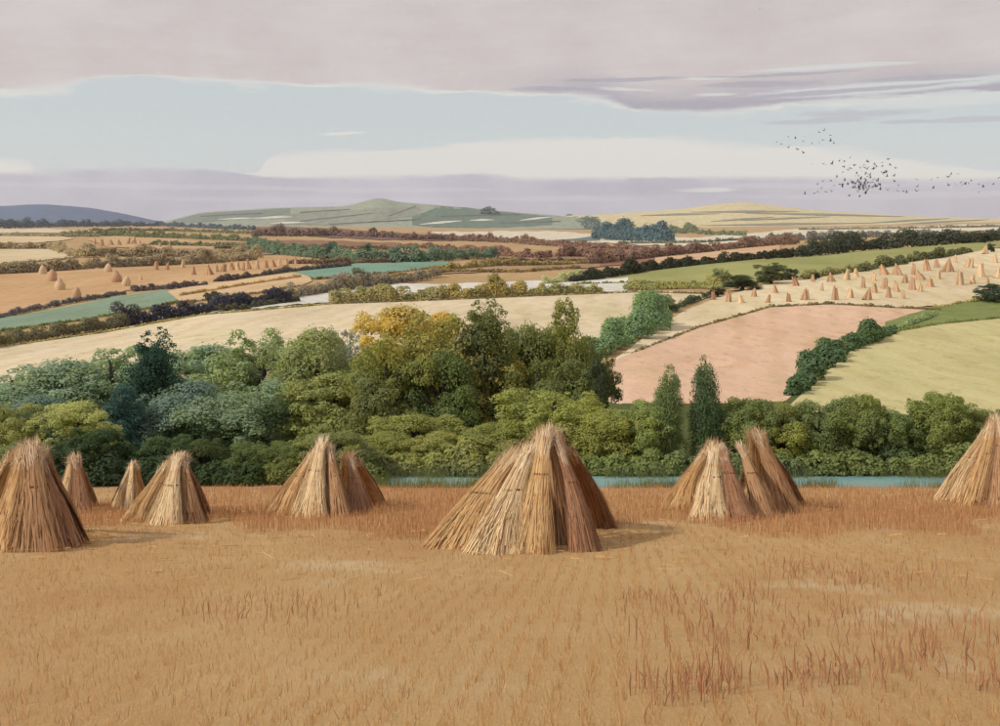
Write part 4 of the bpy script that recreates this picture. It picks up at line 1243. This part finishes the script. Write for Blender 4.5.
# ------------------------------------------------------------------ stubble
def blades(n, ylo, yhi, hgt, wid, mask=None, lean=0.25, jit=0.035):
    """short cut stalks: tapering blades in drill rows"""
    y = ylo * (yhi / ylo) ** rng.random(n * 2)
    half = 0.62 * y + 2.5
    x = rng.uniform(-1, 1, n * 2) * half
    x = np.round((x - 0.12 * y) / 0.2) * 0.2 + 0.12 * y + rng.normal(0, jit, n * 2)
    if mask is not None:
        k = mask(x, y)
        x, y = x[k], y[k]
    x, y = x[:n], y[:n]
    n = len(x)
    z = field_z(x, y) - 0.01
    h = hgt * rng.uniform(0.5, 1.2, n)
    p = np.stack([x, y, z], -1)
    a = rng.uniform(0, 6.28, n)
    d = np.stack([np.cos(a), np.sin(a) * 0.4, np.zeros(n)], -1)
    d[:, 0] = np.sign(d[:, 0]) * np.maximum(np.abs(d[:, 0]), 0.5)
    w = (wid * rng.uniform(0.7, 1.4, n) * np.clip(y / 14, 0.6, 1.6))[:, None]
    ln = np.stack([rng.normal(0, lean, n), rng.normal(0, lean, n), np.ones(n)], -1)
    t = p + unit(ln) * h[:, None]
    v = np.stack([p - d * w, p + d * w, t + d * w * 0.5, t - d * w * 0.5], 1)
    return v.reshape(-1, 3), np.arange(n * 4).reshape(-1, 4)


v, f = blades(70000, 5.2, 38.0, 0.085, 0.0035)
o = link('stubble', mesh_np('stubble', v, f, M_STUB), color=lin(202, 164, 114))
tag(o, 'short pale straw stubble covering the harvested field', 'stubble', kind='stuff')


def rear(x, y):
    edge = 19.5 + 1.5 * np.sin(x * 0.7) + 1.2 * np.sin(x * 1.9 + 1)
    return (y > edge) & (x > -11)


v, f = blades(46000, 17.5, 38.2, 0.20, 0.0035, rear, 0.07, 0.09)
o = link('tall_stubble', mesh_np('tall_stubble', v, f, M_STUB), color=lin(198, 154, 112))
tag(o, 'taller reddish stubble along the far edge of the field', 'stubble', kind='stuff')

# reeds and rank grass at the water's edge
n = 9000
cxs = rng.uniform(-5, 24, 70)
rx = rng.choice(cxs, n) + rng.normal(0, 0.28, n); ry = 38.75 + np.abs(rng.normal(0, 0.22, n))
far_ = rng.random(n) < 0.45
ry = np.where(far_, 42.0 - np.abs(rng.normal(0, 0.25, n)), ry)
p = np.stack([rx, ry, np.where(far_, EYE - 10.12, EYE - 9.95)], -1)
hh = rng.uniform(0.2, 0.62, n)
ln = unit(np.stack([rng.normal(0, 0.2, n), rng.normal(0, 0.15, n), np.ones(n)], -1))
t_ = p + ln * hh[:, None]
sd_ = np.array([0.011, 0.004, 0])
v = np.stack([p - sd_, p + sd_, t_ + sd_ * 0.2, t_ - sd_ * 0.2], 1).reshape(-1, 3)
o = link('reeds', mesh_np('reeds', v, np.arange(n * 4).reshape(-1, 4), M_FOL), color=lin(126, 132, 84, 1.6))
tag(o, 'reeds and rank grass along both edges of the brook', 'reeds', kind='stuff')

# reddish dry stalks standing in loose patches, marked as (px, row, half width px, half height px, stalks)
patches = [(300, 612, 60, 14, 60), (225, 612, 40, 14, 40), (640, 605, 22, 10, 24), (700, 610, 60, 12, 90), (745, 600, 30, 10, 40), (790, 572, 34, 8, 70), (870, 580, 90, 10, 150), (700, 645, 70, 10, 60),
           (660, 700, 34, 12, 50), (700, 694, 30, 12, 60), (720, 690, 26, 12, 40), (800, 690, 30, 12, 50), (840, 682, 40, 10, 60), (880, 670, 40, 14, 50), (930, 660, 30, 16, 40), (985, 690, 24, 14, 50), (970, 640, 40, 14, 50), (760, 640, 60, 10, 40), (860, 625, 60, 12, 70)]
PX, PY = [], []
for px, row, w, h, n in patches:
    n = int(n * 0.75)
    q = rng.normal(0, 0.6, n) * w + px
    q = np.round(q / 7) * 7 + rng.normal(0, 1.6, n)
    yv = near_y(row + rng.normal(0, 0.8, n) * h)
    PX.append((q - 500) / F * yv); PY.append(yv)
PX = np.concatenate(PX); PY = np.concatenate(PY)
n = len(PX)
p = np.stack([PX, PY, field_z(PX, PY) - 0.01], -1)
hh = rng.uniform(0.07, 0.22, n)
vs, fs = [], []
for k in range(n):
    lean_ = np.array([rng.normal(0, 0.06), rng.normal(0, 0.05), 1.0])
    mid = p[k] + lean_ * hh[k] * 0.5 + (rng.normal(0, 0.006), 0, 0)
    vv, ff = tube([p[k], mid, p[k] + lean_ * hh[k] + (rng.normal(0, 0.02), 0, 0)], [0.0035, 0.0048, 0.002], 4)
    fs.append(ff + len(vs) * 12); vs.append(vv)
o = link('dry_stalks', mesh_np('dry_stalks', np.concatenate(vs), np.concatenate(fs), M_STUB), color=lin(194, 148, 112))
tag(o, 'scattered reddish dry stalks in the near field', 'stalks', kind='stuff')


# ------------------------------------------------------------------ birds
def bird_mesh(name, flap):
    V = [(0, 0.30, 0.0), (0.05, 0.1, 0.03), (-0.05, 0.1, 0.03), (0, 0.08, -0.05), (0.04, -0.12, 0.02), (-0.04, -0.12, 0.02), (0, -0.12, -0.03), (0.07, -0.32, 0.0), (-0.07, -0.32, 0.0),
         (0.26, 0.12, 0.13 * flap), (0.48, -0.02, 0.24 * flap), (0.25, -0.06, 0.11 * flap), (-0.26, 0.12, 0.13 * flap), (-0.48, -0.02, 0.24 * flap), (-0.25, -0.06, 0.11 * flap)]
    Fc = [(0, 2, 1), (0, 1, 3), (0, 3, 2), (1, 2, 5), (1, 5, 4), (1, 4, 6), (1, 6, 3), (2, 3, 6), (2, 6, 5), (4, 5, 8), (4, 8, 7), (4, 7, 6), (5, 6, 8), (6, 7, 8),
          (1, 4, 11), (1, 11, 9), (9, 11, 10), (2, 14, 5), (2, 12, 14), (12, 13, 14)]
    return mesh_np(name, V, Fc, M_BIRD)


BM = [bird_mesh('bird', q) for q in (1.6, 0.9, -0.6, 2.2)]
Z0 = 4.167
birds = [(68, 135), (88, 143), (117, 110), (118, 158), (148, 119), (155, 165), (180, 130), (185, 113), (182, 180), (215, 141), (247, 92), (267, 87), (248, 140), (259, 125), (295, 105), (295, 130), (308, 140), (375, 200),
         (652, 290), (655, 320), (650, 338), (712, 292), (738, 282), (722, 327), (782, 280), (796, 268), (828, 266), (785, 315), (815, 312), (838, 303), (842, 312), (855, 310), (870, 308), (880, 296), (910, 308), (930, 322), (914, 342), (972, 310), (996, 282), (532, 335), (577, 316), (575, 340), (597, 338), (612, 345),
         (215, 226), (262, 225), (277, 229), (299, 226), (330, 214), (349, 216), (348, 235), (187, 351), (226, 349), (240, 310), (240, 340), (255, 328), (264, 297), (273, 342), (295, 293), (300, 340), (320, 280), (372, 358), (416, 358), (440, 350)]
BP = [(760 + a / Z0, 110 + b / Z0) for a, b in birds]
for _ in range(62):
    BP.append((760 + rng.normal(425, 42) / Z0, 110 + rng.normal(318, 13) / Z0))
for _ in range(52):
    BP.append((760 + rng.normal(465, 55) / Z0, 110 + rng.normal(258, 26) / Z0))
for i, (px, row) in enumerate(BP):
    Y = random.uniform(230, 330)
    o = link('bird', BM[i % 4])
    o.location = ((px - 500) / F * Y, Y, -(row - HOR) / F * Y + EYE)
    o.rotation_euler = (random.uniform(-0.5, 0.5), random.uniform(-0.6, 0.6), random.uniform(-1.9, -0.4))
    s = random.uniform(1.1, 1.6)
    o.scale = (s, s, s)
    where = 'in the loose group left above the flock' if row < 156 and px < 845 else ('trailing out to the right of the flock' if px > 905 else 'in the dense flock over the right hill')
    tag(o, 'small dark bird ' + where, 'bird', 'birds ' + where)
o = link('bird', BM[1])
o.location = ((760 - 500) / F * 150, 150, (HOR - 9) / F * 150 + EYE)
o.rotation_euler = (0.3, 0.2, -0.6)
o.scale = (0.6, 0.6, 0.6)
tag(o, 'lone dark bird high above the flock at the top of the sky', 'bird')

# ------------------------------------------------------------------ air
hm, T = new_mat('air')
pv = T.n('ShaderNodeVolumePrincipled')
pv.inputs['Color'].default_value = (0.80, 0.82, 0.90, 1)
pv.inputs['Density'].default_value = 3.0e-5
pv.inputs['Anisotropy'].default_value = 0.2
ho = T.n('ShaderNodeOutputMaterial')
T.put(ho.inputs['Volume'], pv.outputs[0])
hb = np.array([(x, y, z) for x in (-20500, 20500) for y in (-70, 12600) for z in (-40, 420)], float)
hz = link('haze', mesh_np('haze', hb, [(0, 1, 3, 2), (4, 6, 7, 5), (0, 4, 5, 1), (2, 3, 7, 6), (0, 2, 6, 4), (1, 5, 7, 3)], hm))
tag(hz, 'thin pale blue air over the whole valley', 'haze', kind='stuff')
